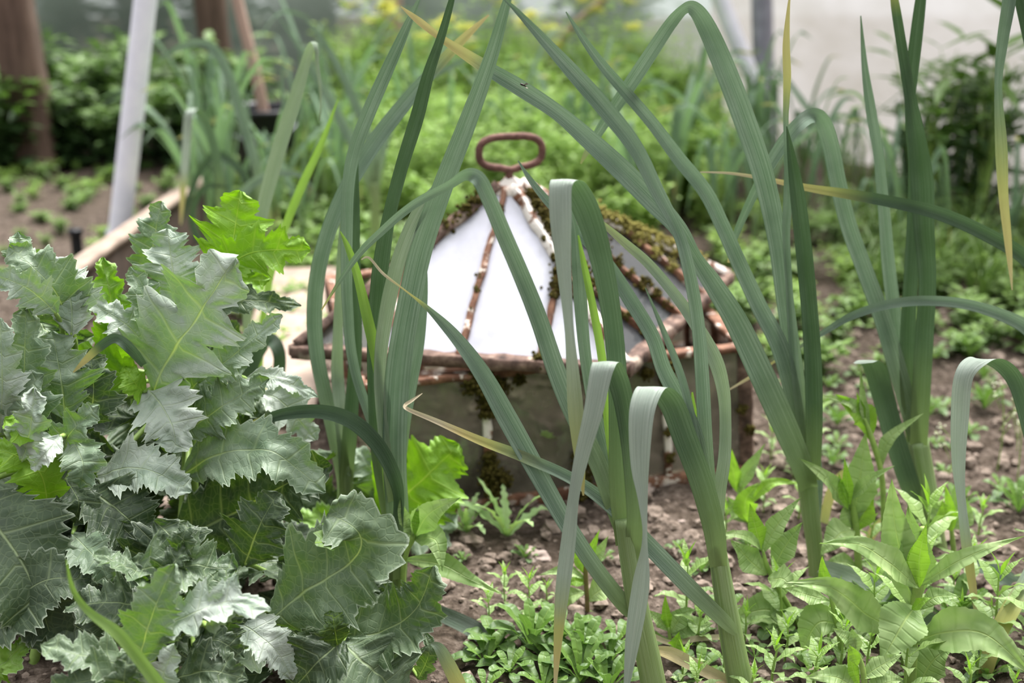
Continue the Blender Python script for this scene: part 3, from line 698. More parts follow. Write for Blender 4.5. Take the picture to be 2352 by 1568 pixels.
# L5: central leek with two folded leaves
leek('leek in front of the cloche with two leaves folded sharply over into hanging points', [(1512, 1640, 60), (1495, 1540, 58), (1470, 1420, 52), (1450, 1310, 46), (1432, 1190, 42)], 1.33, [
    ([(1436, 1250, 44), (1422, 1120, 46), (1420, 1000, 44), (1417, 850, 44), (1404, 720, 46), (1380, 590, 52), (1350, 490, 60), (1318, 428, 60, -.005), (1302, 411, 56, -.02), (1288, 424, 52, -.035), (1288, 500, 50, -.04), (1294, 600, 36, -.04), (1307, 750, 22, -.04), (1316, 860, 30, -.04), (1323, 950, 36, -.04), (1333, 1060, 24, -.04), (1340, 1138, 4, -.04)], dict(mat='leek_fold', dry=[(.72, 0), (.84, .15), (.97, .35), (1, .6)], cup=.12)),
    ([(1420, 1180, 26, .01), (1402, 1080, 30, .02), (1368, 950, 32, .03), (1349, 849, 30, .03), (1338, 753, 32, .03), (1330, 640, 34, .03), (1322, 540, 24, .03), (1310, 480, 6, .03)], dict(mat='leek')),
    ([(1412, 1100, 20, .02), (1398, 980, 22, .02), (1388, 868, 22, .02), (1378, 791, 22, .02), (1360, 696, 20, .02), (1342, 610, 16, .02), (1328, 540, 4, .02)], dict(mat='leek_bright')),
    ([(1450, 1290, 38, -.005), (1458, 1200, 38, -.01), (1454, 1100, 40, -.01), (1444, 990, 44, -.01), (1428, 900, 48, -.015), (1408, 845, 52, -.025), (1394, 829, 54, -.04), (1382, 850, 52, -.055), (1362, 950, 44, -.06), (1336, 1050, 34, -.06), (1318, 1140, 26, -.06), (1306, 1240, 34, -.06), (1294, 1340, 34, -.06), (1284, 1440, 24, -.06), (1274, 1590, 5, -.06)], dict(mat='leek_fold', dry=[(.76, 0), (.84, .2), (.92, .5), (1, .9)], cup=.12)),
    ([(1432, 1230, 36, .01), (1403, 1147, 42, .01), (1372, 1060, 46, .01), (1315, 944, 48, .01), (1277, 849, 48, .01), (1238, 734, 46, .01), (1200, 638, 44, .01), (1158, 540, 42, .0), (1120, 450, 40, -.01), (1096, 408, 38, -.01), (1066, 402, 30, .01, 30), (1030, 425, 24, .03, 20), (950, 470, 22, .06), (880, 528, 20, .08), (815, 595, 16, .1), (738, 712, 3, .12)], dict(dry=[(.93, 0), (1, .5)])),
    ([(1462, 1410, 20, .0), (1440, 1395, 40, .0), (1372, 1310, 42, .0), (1300, 1200, 44, .01), (1222, 1062, 50, .03), (1165, 960, 52, .04), (1108, 858, 44, .05), (1045, 772, 32, .06), (985, 708, 18, .07, 40), (930, 665, 8, .07, 60), (880, 628, 7, .07), (848, 592, 6, .07), (830, 596, 3, .07)], dict(dry=[(.80, 0), (.86, .5), (.93, 1)])),
    ([(1446, 1250, 34, .03), (1462, 1180, 34, .035), (1466, 1120, 30, .04), (1458, 1040, 20, .04), (1450, 980, 4, .04)], dict(mat='leek_dark'))])
# L6: right-hand neighbour
leek('leek with one wide pale leaf folded over beside the dry stalk on the soil', [(1712, 1640, 62), (1700, 1568, 60), (1678, 1450, 54), (1658, 1330, 46), (1642, 1230, 42)], 1.35, [
    ([(1650, 1300, 40, -.01), (1640, 1215, 50, -.015), (1612, 1110, 54, -.02), (1575, 1010, 56, -.025), (1545, 930, 58, -.03), (1515, 893, 60, -.045), (1492, 893, 60, -.065), (1474, 950, 58, -.08), (1470, 1060, 44, -.085), (1478, 1150, 26, -.085, 30), (1482, 1235, 20, -.085, 50), (1472, 1345, 40, -.085), (1455, 1460, 36, -.085), (1436, 1600, 8, -.085)], dict(mat='leek_fold', cup=.12)),
    ([(1636, 1240, 28, .01), (1632, 1150, 32, .01), (1620, 1000, 36, .01), (1613, 868, 36, .01), (1602, 734, 34, .01), (1580, 610, 32, .01), (1556, 530, 30, .02), (1510, 440, 36, .03), (1460, 340, 40, .04), (1392, 252, 44, .05), (1324, 175, 40, .06), (1256, 100, 28, .07), (1190, 28, 14, .08), (1150, -10, 5, .08)], {}),
    ([(1640, 1200, 34, .0), (1602, 1021, 42, .0), (1563, 925, 44, .0), (1525, 849, 40, .0), (1498, 772, 38, .0), (1445, 684, 38, .01), (1391, 600, 32, .02), (1330, 535, 26, .03), (1265, 470, 22, .04), (1222, 418, 15, .05), (1190, 369, 3, .06)], {}),
    ([(1612, 1100, 18, -.005), (1600, 1020, 20, -.005), (1585, 940, 20, -.005), (1560, 850, 20, -.005), (1522, 755, 14, -.005), (1482, 660, 2, -.005)], dict(mat='leek')),
    ([(1618, 1120, 26, .015), (1604, 1020, 26, .015), (1594, 950, 18, .015), (1590, 900, 4, .015)], dict(mat='leek_bright')),
    ([(1648, 1270, 26, .02), (1650, 1150, 34, .03), (1664, 1050, 32, .04), (1666, 956, 30, .05), (1660, 888, 34, .05), (1640, 820, 38, .05), (1592, 735, 32, .06), (1545, 670, 28, .07), (1490, 606, 26, .08), (1436, 558, 22, .09), (1368, 500, 10, .1), (1340, 480, 3, .1)], dict(mat='leek_silver', dry=[(.7, 0), (.9, .2)])),
    ([(1690, 1455, 14, -.02), (1668, 1430, 34, -.02), (1600, 1365, 42, -.02), (1500, 1262, 44, -.02), (1400, 1160, 36, -.01), (1310, 1097, 30, .0), (1200, 1048, 28, .01), (1100, 1010, 22, .02), (1000, 966, 14, .03), (938, 940, 10, .03), (931, 930, 9, .035), (945, 920, 8, .04), (970, 903, 2, .05)], dict(mat='leek', dry=[(.55, 0), (.7, .25), (.8, .6), (.86, 1)]))])
# L7
leek('leek with many long leaves fanning out, one ending in a yellow tip high above', [(1880, 1340, 42), (1872, 1260, 38), (1862, 1180, 42), (1852, 1090, 46)], 1.62, [
    ([(1858, 1120, 46, -.02), (1838, 1060, 56, -.03), (1795, 960, 64, -.05), (1745, 850, 64, -.06), (1692, 740, 60, -.07), (1640, 655, 50, -.08), (1598, 588, 42, -.08, 30), (1556, 522, 44, -.08), (1500, 462, 54, -.08), (1430, 392, 54, -.08), (1350, 318, 48, -.07), (1280, 258, 40, -.07), (1200, 205, 42, -.07), (1130, 163, 36, -.07), (1068, 124, 28, -.06), (1010, 85, 18, -.06), (962, 48, 18, -.06), (921, 15, 3, -.06)], dict(dry=[(.84, 0), (.9, .5), (1, .65)], cup=.3)),
    ([(1856, 1100, 34, -.01), (1838, 980, 42, -.01), (1796, 810, 46, -.01), (1742, 700, 42), (1700, 610, 40), (1660, 520, 38), (1620, 440, 38), (1560, 365, 36), (1500, 285, 32), (1440, 215, 30), (1388, 155, 26), (1340, 90, 18), (1300, 27, 3)], {}),
    ([(1858, 1090, 34, .01), (1848, 1000, 38, .01), (1826, 850, 42, .01), (1803, 690, 44), (1785, 550, 48), (1755, 410, 54), (1710, 275, 56), (1662, 150, 54), (1622, 60, 48), (1594, 20, 38, -.01), (1570, 20, 30, -.01, 30), (1540, 55, 32, .0), (1490, 130, 36, .01), (1440, 205, 36, .02), (1390, 280, 28, .03), (1350, 345, 16, .04), (1334, 376, 4, .04)], dict(dry=[(.94, 0), (1, .3)], cup=.25)),
    ([(1856, 1060, 22, -.015), (1838, 950, 24, -.015), (1822, 800, 22, -.015), (1812, 650, 18, -.015), (1806, 530, 20, -.015), (1812, 430, 26, -.015), (1808, 345, 16, -.015), (1805, 272, 14, -.015), (1808, 180, 20, -.015), (1806, 100, 18, -.015), (1811, 20, 8, -.015), (1816, -20, 3, -.015)], dict(dry=[(.72, 0), (.84, .45), (1, .6)])),
    ([(1868, 1100, 34, -.02), (1870, 980, 42, -.025), (1868, 850, 44, -.03), (1860, 720, 42, -.03), (1847, 580, 42, -.03), (1832, 450, 38, -.03), (1818, 360, 22, -.03), (1807, 290, 3, -.03)], dict(mat='leek_dark', cup=.4)),
    ([(1870, 1240, 20, .0), (1880, 1120, 22, .01), (1876, 1050, 20, .02), (1868, 980, 4, .02)], {})])
# L8
leek('dark leek with two crossing upright blades and a leaf arching over to its neighbour', [(2155, 1290, 52), (2140, 1200, 50), (2125, 1110, 50), (2108, 1010, 48)], 1.72, [
    ([(2112, 1040, 34), (2098, 980, 40), (2062, 850, 46), (2030, 740, 44), (1990, 630, 42), (1950, 520, 42), (1925, 420, 42), (1908, 335, 42), (1890, 282, 42, -.01), (1868, 265, 38, -.03), (1835, 285, 36, -.05), (1795, 335, 34, -.05), (1758, 395, 28, -.05), (1720, 470, 22, -.04), (1690, 540, 16, -.03), (1673, 603, 6, -.03)], dict(dry=[(.96, 0), (1, .6)])),
    ([(2110, 1020, 44, -.01), (2116, 900, 46, -.01), (2124, 760, 46, -.01), (2130, 640, 44, -.01), (2122, 520, 52, -.01), (2118, 420, 58, -.01), (2108, 330, 46, -.01), (2090, 220, 30, -.01), (2072, 110, 26, -.01), (2056, 10, 22, -.01), (2048, -40, 8, -.01)], dict(mat='leek_dark', dry=[(.92, 0), (.98, .3)], cup=.35)),
    ([(2104, 1030, 40, .0), (2090, 930, 42, .0), (2084, 800, 38, .0), (2092, 640, 36, .0), (2100, 500, 36, .01), (2098, 380, 26, .01), (2088, 280, 20, .01), (2094, 180, 30, .01), (2104, 90, 32, .01), (2116, -10, 26, .01), (2122, -50, 10, .01)], dict(mat='leek_dark')),
    ([(2096, 990, 22, .02), (2078, 900, 28, .02), (2060, 760, 34, .02), (2042, 620, 34, .02), (2030, 480, 30, .02), (2018, 360, 26, .02), (2000, 250, 26, .02), (1986, 150, 16, .02), (1977, 36, 3, .02)], dict(mat='leek')),
    ([(2122, 1195, 36, .0), (2092, 1120, 44, -.01), (2056, 1010, 48, -.02), (2026, 900, 50, -.03), (2010, 845, 50, -.045), (1998, 828, 46, -.07), (1985, 828, 34, -.08), (1962, 834, 6, -.09)], dict(mat='leek_fold', cup=.12))], stem_mat='leek')
# plants outside the frame on the right that send leaves in
leek('leek at the frame edge whose pale hanging leaf turns yellow at its point', [(2470, 1250, 46), (2468, 1100, 44), (2460, 950, 44)], 1.66, [
    ([(2462, 1000, 40), (2440, 600, 44), (2400, 100, 40), (2360, -120, 40), (2330, -110, 36, -.02), (2318, 0, 34, -.03), (2302, 100, 28, -.03), (2292, 200, 20, -.03, 20), (2300, 340, 30, -.03), (2305, 450, 24, -.03), (2316, 560, 18, -.03), (2325, 666, 3, -.03)], dict(mat='leek', dry=[(.74, 0), (.86, .3), (.95, .6), (1, .8)])),
    ([(2464, 1050, 40), (2440, 800, 44), (2400, 660, 42), (2352, 590, 38), (2250, 530, 36), (2150, 488, 34), (2050, 464, 30), (1950, 446, 26), (1850, 430, 18), (1760, 411, 11), (1680, 398, 7), (1608, 395, 3)], dict(mat='leek_dark', dry=[(.68, 0), (.8, .4), (.9, .8), (1, 1)])),
    ([(2466, 1100, 40), (2430, 900, 44), (2390, 800, 40), (2352, 748, 36), (2250, 706, 28), (2150, 691, 26), (2050, 697, 24), (1960, 724, 20), (1890, 764, 14), (1830, 800, 8), (1770, 836, 6), (1720, 868, 8), (1662, 902, 2)], dict(mat='leek', dry=[(.8, 0), (.9, .55), (1, 1)])),
    ([(2462, 900, 50, -.02), (2440, 500, 60, -.02), (2400, 200, 60, -.02), (2345, -20, 40, -.02), (2320, -80, 10, -.02)], dict(mat='leek_dark'))])
leek('leek at the frame edge with a pale leaf arching down to a long straw-coloured tip', [(2430, 1420, 46), (2425, 1300, 44), (2418, 1200, 44)], 1.5, [
    ([(2418, 1240, 40), (2385, 1060, 42), (2352, 930, 40), (2325, 862, 38), (2285, 828, 38, -.01), (2240, 830, 40, -.02), (2214, 870, 44, -.03), (2206, 960, 42, -.03), (2203, 1060, 32, -.03), (2210, 1150, 24, -.03, 20), (2222, 1260, 24, -.03), (2238, 1370, 16, -.03), (2250, 1442, 3, -.03)], dict(mat='leek_fold', dry=[(.74, 0), (.82, .2), (.95, .8)], cup=.2)),
    ([(2425, 1300, 40), (2390, 1290, 44), (2352, 1350, 44, -.05), (2310, 1420, 46, -.08), (2275, 1500, 40, -.1), (2250, 1600, 34, -.1)], dict(mat='leek_silver', dry=[(.3, 0.05), (.5, .3), (1, .6)]))])
# L12: soft leaves left of the cloche
leek('pale leek left of the cloche, its tallest leaf bent over at the tip', [(602, 1030, 40), (598, 960, 38), (590, 880, 36)], 1.95, [
    ([(588, 900, 20), (568, 750, 22), (578, 620, 26), (604, 480, 34), (640, 345, 38), (680, 220, 34), (706, 130, 24), (719, 96, 18, -.01), (727, 110, 14, -.02, 40), (731, 160, 12, -.02, 40), (737, 215, 8, -.02, 30), (735, 277, 3, -.02)], dict(mat='leek_silver', fix=True, cup=.3)),
    ([(592, 900, 18), (605, 730, 16), (622, 630, 18), (652, 530, 20), (692, 430, 22), (738, 330, 16), (777, 226, 3)], dict(mat='leek_bright')),
    ([(560, 950, 34, -.02), (562, 890, 42, -.02), (580, 825, 44, -.02), (606, 786, 40, -.03), (628, 785, 36, -.05), (642, 820, 32, -.06), (636, 880, 34, -.06), (616, 950, 34, -.06), (600, 990, 8, -.06)], dict(mat='leek_dark', cup=.2))])

leek('blurred leek with a leaf arching over towards the steel tube', [(612, 560, 26), (608, 500, 26), (604, 460, 26)], 3.0, [
    ([(606, 480, 22), (590, 390, 26), (565, 300, 28), (545, 235, 28), (522, 165, 26), (492, 112, 24), (455, 98, 20), (405, 112, 14), (358, 144, 3)], {}),
    ([(606, 470, 20), (640, 380, 20), (656, 280, 16), (648, 200, 10), (654, 120, 3)], {}),
    ([(604, 500, 20), (560, 400, 22), (500, 355, 22), (455, 400, 18), (430, 470, 12), (415, 520, 3)], dict(mat='leek_dark'))])
leek('blurred leek beyond the board whose yellow-pointed leaf hangs straight down', [(500, 640, 24), (505, 560, 22), (508, 480, 22)], 2.75, [
    ([(508, 500, 18), (500, 380, 20), (478, 290, 20), (452, 252, 20, -.01), (434, 262, 20, -.03), (428, 330, 20, -.03), (421, 420, 16, -.03), (415, 515, 3, -.03)], dict(mat='leek_fold', dry=[(.75, 0), (.9, .5), (1, .7)], cup=.1)),
    ([(508, 500, 18), (470, 560, 20), (440, 500, 18), (470, 430, 14), (530, 430, 3)], dict(mat='leek_dark')),
    ([(506, 520, 18), (560, 440, 22), (620, 400, 22), (680, 400, 14), (720, 430, 3)], {})])
leek('blurred leek with thin pale tips reaching up beside the black bucket', [(862, 520, 24), (862, 460, 24), (860, 420, 24)], 3.1, [
    ([(860, 450, 22), (815, 340, 26), (760, 235, 24), (700, 130, 18), (668, 80, 10), (640, 38, 3)], {}),
    ([(860, 450, 22), (850, 330, 26), (800, 200, 22), (740, 90, 14), (698, 42, 3)], {}),
    ([(862, 440, 22), (890, 300, 24), (950, 200, 20), (1040, 150, 14), (1110, 110, 3)], {})])

# loose straps
def loose(label, pts, H, mat, dry=None, cat='leaf', name='fallen_leaf', cup=.2):
    V = [Q(q[0], q[1], H + (q[3] if len(q) > 3 else 0)) for q in pts]; mb = MB()
    sheet(mb, V, [wm(q[2], v) for q, v in zip(pts, V)], cup=cup, n=9, dry=dry, seed=int(pts[0][0]), nv=4, rolls=[q[4] if len(q) > 4 else 0 for q in pts])
    return tag(mb.build(name, MAT[mat], origin=V[0]), label, cat)
loose('bright green grass blade curving over the lower poppy leaves', [(400, 1620, 26), (355, 1560, 30), (305, 1495, 28), (265, 1450, 28), (205, 1405, 18), (168, 1355, 12), (152, 1285, 3)], 1.10, 'leek_bright', name='grass_stalk', cat='grass')
loose('dark folded leaf with a yellow point caught in the upper poppy leaves', [(330, 838, 16, .02), (300, 802, 24), (264, 777, 22), (225, 800, 20), (195, 828, 14), (168, 855, 3)], 1.42, 'leek_dark', [(.6, 0), (.85, .6)])
loose('dark leek leaf lying across the soil beside the spoon-leaved weeds', [(940, 1395, 22, .06), (1000, 1405, 34, .05), (1080, 1440, 40, .03), (1150, 1485, 44, .0), (1215, 1540, 40, -.03), (1290, 1600, 20, -.05)], 1.46, 'leek_dark')
loose('green leaf with a straw-coloured edge poking up at the bottom by the poppies', [(1075, 1620, 34), (1040, 1545, 34), (1010, 1490, 26), (990, 1478, 6)], 1.32, 'leek_silver', [(0, .6), (.5, .3), (1, 0)])
loose('thin dry curled stalk lying between the two front leek stems', [(1660, 1462, 12), (1600, 1466, 14), (1545, 1476, 12), (1505, 1462, 12), (1480, 1444, 6)], 1.44, 'leek_silver', [(0, 1), (1, 1)])
loose('straw-coloured withered leaf reaching along the soil behind the first leek stem', [(1500, 1492, 14), (1540, 1500, 30), (1600, 1530, 30), (1680, 1570, 26), (1720, 1600, 10)], 1.36, 'leek_silver', [(0, .7), (.4, .9), (1, .7)])
loose('broad grey-green leek leaf fallen across the willowherbs', [(1885, 1300, 30, .08), (1950, 1325, 46, .05), (2040, 1370, 50, .02), (2120, 1420, 48, .0), (2210, 1470, 46, -.03), (2300, 1530, 40, -.05)], 1.48, 'leek_silver')
loose('orange-brown withered leaf arching between the two willowherbs', [(1990, 1265, 8), (2003, 1225, 22), (2030, 1195, 18), (2058, 1190, 6)], 1.70, 'leek_silver', [(0, .6), (1, .6)])
loose('yellowing leaf curving behind the stem of the fanned leek', [(1890, 1240, 16), (1900, 1160, 22), (1925, 1105, 26), (1965, 1080, 24), (2000, 1090, 10)], 1.78, 'leek_silver', [(0, .2), (.6, .5), (1, .2)])
loose('broad green leek leaf lying along the ground at the frame edge', [(2240, 1290, 20, .1), (2290, 1320, 44, .08), (2370, 1370, 46, .05), (2430, 1400, 40, .02)], 1.55, 'leek')
# fly on the yellow-tipped leaf
fp = Q(1201, 196, 1.540); e_ = empty('fly', fp, 'tiny dark fly resting on the long yellow-tipped leek leaf', 'insect')
mb = MB(); tube(mb, [fp + Vector((-.0028, 0, .0018)), fp + Vector((-.001, 0, .001)), fp + Vector((.0035, 0, -.001))], [.0006, .0012, .0005], seg=8); mb.build('body', MAT['insect'], e_)
for s_ in (-1, 1):
    mb = MB(); mb.add([fp, fp + Vector((.004, -.001, .003 * s_)), fp + Vector((.006, 0, .002 * s_ - .001))], [(0, 1, 2)]); mb.build('wing', MAT['wing'], e_)

# ================================================================== POPPIES
POP = {}
def poppy(key, label, crown, ground):
    g = Vector(ground); g.z = 0
    o = empty('poppy_plant', g, label, 'poppy plant'); c = Q(*crown)
    mb = MB(); tube(mb, [g - Vector((0, 0, .02)), g.lerp(c, .5) + Vector((.01, .03, 0)), c], [.006, .006, .004], seg=12); mb.build('stem', MAT['stem'], o)
    POP[key] = (o, c)
poppy('A', 'tallest poppy plant, its pale lobed leaves rising beside the timber board', (400, 900, 1.52), Q(420, 1300, 1.52))
poppy('B', 'poppy plant at the frame edge with big smooth dark lower leaves', (90, 1080, 1.42), Q(60, 1500, 1.42))
poppy('C', 'lowest poppy plant, with star-like silvery leaves around the grass blade', (320, 1540, 1.22), Q(320, 1700, 1.22))
poppy('D', 'poppy plant with wide dull green leaves at the foot of the tallest leek', (780, 1475, 1.36), Q(780, 1650, 1.36))
poppy('E', 'small poppy plant with one bright yellow-green leaf behind the tallest leek', (880, 1190, 1.66), Q(880, 1280, 1.66))
def pleaf(key, pts, w, mat='poppy', dH=(0, 0), under=False, roll=0.0, k=.25, ruffle=.055, seed=0, nl=5, depth_=.45, blunt=.5, stalk=True, H=None):
    o, crown = POP[key]
    H = crown.y if H is None else H
    m = len(pts); V = []
    for i, q in enumerate(pts):
        t = i / (m - 1); h = H + dH[0] + (dH[1] - dH[0]) * t - 0.012 * math.sin(t * math.pi)
        V.append(Q(q[0], q[1], h))
    W_ = wm(w, V[m // 2]); ref = ((CAMP - V[m // 2]).normalized() * (1 - k) + Vector((0, .0, 1)) * k).normalized()
    mb = MB()
    n = max(6, int(84 / (m - 1)))
    sheet(mb, V, [W_] * m, hw=poppy_outline(nl, seed, depth_, 4, blunt), shear=.50, ref=ref, roll=roll, cup=.16, ruffle=ruffle, nf=2.3, nv=8, n=n, lobes=nl, seed=seed, flip=under)
    ob = mb.build('leaf', MAT[mat], o)
    if stalk:
        d = crown - V[0]
        if d.length > .02:
            mb = MB(); tube(mb, [V[0] + (V[1] - V[0]) * .06, V[0] + d * .15 + Vector((0, .03, -.006)), V[0].lerp(crown, .6) + Vector((0, .05, -.01)), crown], [.0022, .003, .0032, .003], seg=7, n=4)
            mb.build('petiole', MAT['stem'], ob)
    return ob
S_ = [100]
def PLF(key, pts, w, **kw):
    S_[0] += 1; kw.setdefault('seed', S_[0]); return pleaf(key, pts, w, **kw)
# plant A -- top
PLF('A', [(350, 905), (385, 825), (440, 747), (480, 685), (545, 590)], 330, dH=(-.02, -.06), mat='poppy_silver', nl=4, depth_=.6)
PLF('A', [(405, 700), (398, 630), (384, 525)], 190, dH=(.02, .03), mat='poppy_silver', nl=4)
PLF('A', [(352, 640), (350, 570), (372, 462)], 130, dH=(.05, .06), mat='poppy', nl=4, roll=15)
PLF('A', [(500, 640), (530, 575), (552, 438)], 220, dH=(.04, .06), mat='poppy_green', nl=4, under=True, k=0)
PLF('A', [(505, 625), (580, 580), (712, 572)], 150, dH=(.03, .05), mat='poppy_green', nl=4, under=True, k=0)
PLF('A', [(480, 720), (560, 690), (692, 702)], 80, dH=(.04, .06), mat='poppy_dark', nl=4)
PLF('A', [(450, 700), (520, 655), (620, 640)], 110, dH=(.06, .07), mat='poppy_green', under=True, nl=4)
PLF('A', [(455, 880), (530, 820), (648, 722)], 110, dH=(-.02, -.02), mat='poppy_silver', nl=5)
PLF('A', [(430, 900), (480, 860), (568, 838)], 120, dH=(0, -.01), mat='poppy', nl=4)
PLF('A', [(425, 995), (500, 940), (618, 868)], 150, dH=(-.03, -.04), mat='poppy', nl=5)
PLF('A', [(340, 895), (370, 930), (400, 990), (395, 1040)], 210, dH=(-.03, -.09), mat='poppy_silver', nl=4, roll=-15, k=.5)
PLF('A', [(330, 880), (230, 840), (85, 795)], 150, dH=(.0, .0), mat='poppy_green', under=True, nl=4, roll=20)
PLF('A', [(330, 790), (290, 745), (200, 688)], 100, dH=(-.02, -.02), mat='poppy_silver', nl=4)
PLF('A', [(260, 760), (255, 690), (235, 590)], 110, dH=(.03, .03), mat='poppy_green', under=False, nl=4, ruffle=.16)
PLF('A', [(365, 740), (335, 690), (300, 612)], 100, dH=(-.02, -.02), mat='poppy', nl=3)
PLF('A', [(330, 900), (310, 880), (285, 842)], 90, dH=(-.04, -.05), mat='poppy_green', under=True, nl=3)
PLF('A', [(430, 950), (460, 925), (500, 905)], 80, dH=(.0, .0), mat='poppy_dark', nl=3)
PLF('A', [(560, 870), (640, 870), (730, 912)], 70, dH=(.0, .0), mat='poppy_silver', nl=4, k=.4)
PLF('A', [(600, 900), (650, 925), (725, 1010)], 130, dH=(.06, .06), mat='poppy_silver', nl=4)
PLF('A', [(420, 1090), (490, 1048), (565, 1032), (640, 1045), (748, 1130)], 190, dH=(-.04, -.08), mat='poppy', nl=5, roll=-10, k=.4, depth_=.35)
PLF('A', [(400, 1245), (540, 1176), (640, 1120), (760, 1065)], 270, dH=(-.02, -.03), mat='poppy_dark', nl=5, depth_=.3, roll=-10, k=.3)
PLF('A', [(220, 1095), (290, 1075), (360, 1085), (440, 1128)], 160, dH=(-.09, -.12), mat='poppy_silver', nl=5, roll=-10, k=.45, depth_=.35)
PLF('A', [(440, 1120), (540, 1300), (560, 1330)], 230, dH=(.03, .03), mat='poppy_dark', nl=5, depth_=.3)
PLF('A', [(260, 850), (270, 790), (330, 700)], 150, dH=(.03, .03), mat='poppy_green', under=True, nl=4)
PLF('A', [(100, 960), (160, 880), (252, 852)], 100, dH=(-.02, -.03), mat='poppy_green', under=True, nl=5, roll=-20)
# plant B
PLF('B', [(165, 760), (120, 660), (20, 565)], 190, dH=(.03, .02), mat='poppy', nl=5, depth_=.4)
PLF('B', [(165, 770), (160, 680), (120, 588)], 150, dH=(.02, .05), mat='poppy_silver', nl=4)
PLF('B', [(130, 720), (60, 660), (-40, 622)], 110, dH=(.0, -.02), mat='poppy_silver', nl=5, roll=20)
PLF('B', [(60, 640), (50, 590), (40, 532)], 100, dH=(.05, .05), mat='poppy', nl=3)
PLF('B', [(60, 1030), (55, 900), (60, 700)], 170, dH=(-.02, -.01), mat='poppy', nl=5)
PLF('B', [(0, 1000), (5, 880), (0, 730)], 140, dH=(-.03, -.03), mat='poppy_silver', nl=5)
PLF('B', [(-30, 1000), (20, 920), (100, 860)], 130, dH=(-.02, -.03), mat='poppy', nl=4)
PLF('B', [(50, 1060), (70, 980), (78, 890)], 120, dH=(-.06, -.07), mat='poppy_silver', nl=4, ruffle=.12)
PLF('B', [(120, 1060), (165, 990), (228, 930)], 120, dH=(-.04, -.05), mat='poppy', nl=4)
PLF('B', [(110, 1160), (90, 1085), (20, 1040), (-50, 1040)], 160, dH=(-.04, -.05), mat='poppy_green', under=True, nl=4)
PLF('B', [(60, 1000), (50, 985), (10, 960)], 100, dH=(-.05, -.07), mat='poppy_green', under=True, nl=3)
PLF('B', [(140, 1000), (105, 1040), (70, 1075)], 70, dH=(-.08, -.1), mat='poppy_silver', nl=3)
PLF('B', [(165, 1010), (190, 1060), (185, 1120)], 130, dH=(-.05, -.08), mat='poppy', nl=3)
PLF('B', [(150, 1100), (180, 1150), (170, 1200)], 120, dH=(-.02, -.04), mat='poppy_dark', nl=3)
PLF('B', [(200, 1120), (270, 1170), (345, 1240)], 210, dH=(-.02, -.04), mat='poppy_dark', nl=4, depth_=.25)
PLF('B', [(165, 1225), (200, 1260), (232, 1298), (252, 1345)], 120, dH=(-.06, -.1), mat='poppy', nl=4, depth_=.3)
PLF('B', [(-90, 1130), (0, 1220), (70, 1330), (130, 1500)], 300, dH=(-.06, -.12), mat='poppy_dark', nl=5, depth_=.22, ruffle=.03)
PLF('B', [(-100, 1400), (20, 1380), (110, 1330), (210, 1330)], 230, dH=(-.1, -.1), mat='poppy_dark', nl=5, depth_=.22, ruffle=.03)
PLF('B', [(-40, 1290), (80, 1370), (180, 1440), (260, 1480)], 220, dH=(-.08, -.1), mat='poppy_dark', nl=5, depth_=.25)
PLF('B', [(-40, 1560), (20, 1510), (72, 1460)], 110, dH=(-.12, -.12), mat='poppy_green', nl=4, ruffle=.15)
PLF('B', [(150, 960), (140, 870), (120, 760)], 190, dH=(.0, .02), mat='poppy', nl=4)
PLF('B', [(200, 980), (215, 900), (205, 800)], 150, dH=(.02, .03), mat='poppy_dark', nl=4)
PLF('B', [(120, 1040), (130, 1000), (180, 930)], 150, dH=(.01, .02), mat='poppy_dark', nl=4)
# plant C
PLF('C', [(318, 1520), (340, 1440), (362, 1380), (400, 1295)], 170, dH=(-.02, -.03), mat='poppy', nl=4, depth_=.35)
PLF('C', [(370, 1445), (450, 1405), (530, 1380), (622, 1402)], 150, dH=(-.02, -.04), mat='poppy_silver', nl=4, depth_=.55, k=.4)
PLF('C', [(470, 1440), (510, 1400), (545, 1318)], 80, dH=(-.03, -.03), mat='poppy_silver', nl=3)
PLF('C', [(330, 1550), (240, 1515), (170, 1500), (95, 1480)], 150, dH=(-.03, -.05), mat='poppy_mid', nl=4, k=.5)
PLF('C', [(300, 1580), (220, 1560), (110, 1590)], 140, dH=(-.05, -.06), mat='poppy_mid', nl=4)
PLF('C', [(280, 1620), (285, 1560), (292, 1498)], 110, dH=(-.08, -.08), mat='poppy_dark', nl=3)
PLF('C', [(340, 1620), (370, 1560), (400, 1480)], 120, dH=(-.02, -.03), mat='poppy_silver', nl=4)
PLF('C', [(400, 1560), (480, 1540), (570, 1560)], 150, dH=(.0, .0), mat='poppy_dark', nl=4)
PLF('C', [(440, 1480), (500, 1470), (560, 1510)], 110, dH=(.02, .02), mat='poppy_dark', nl=4)
PLF('C', [(420, 1380), (470, 1350), (500, 1310)], 70, dH=(.03, .03), mat='poppy_mid', nl=3)
PLF('C', [(380, 1340), (400, 1290), (440, 1260)], 110, dH=(.05, .05), mat='poppy_dark', nl=4, ruffle=.12)
PLF('C', [(400, 1290), (420, 1240), (430, 1195)], 90, dH=(.06, .06), mat='poppy_dark', nl=4)
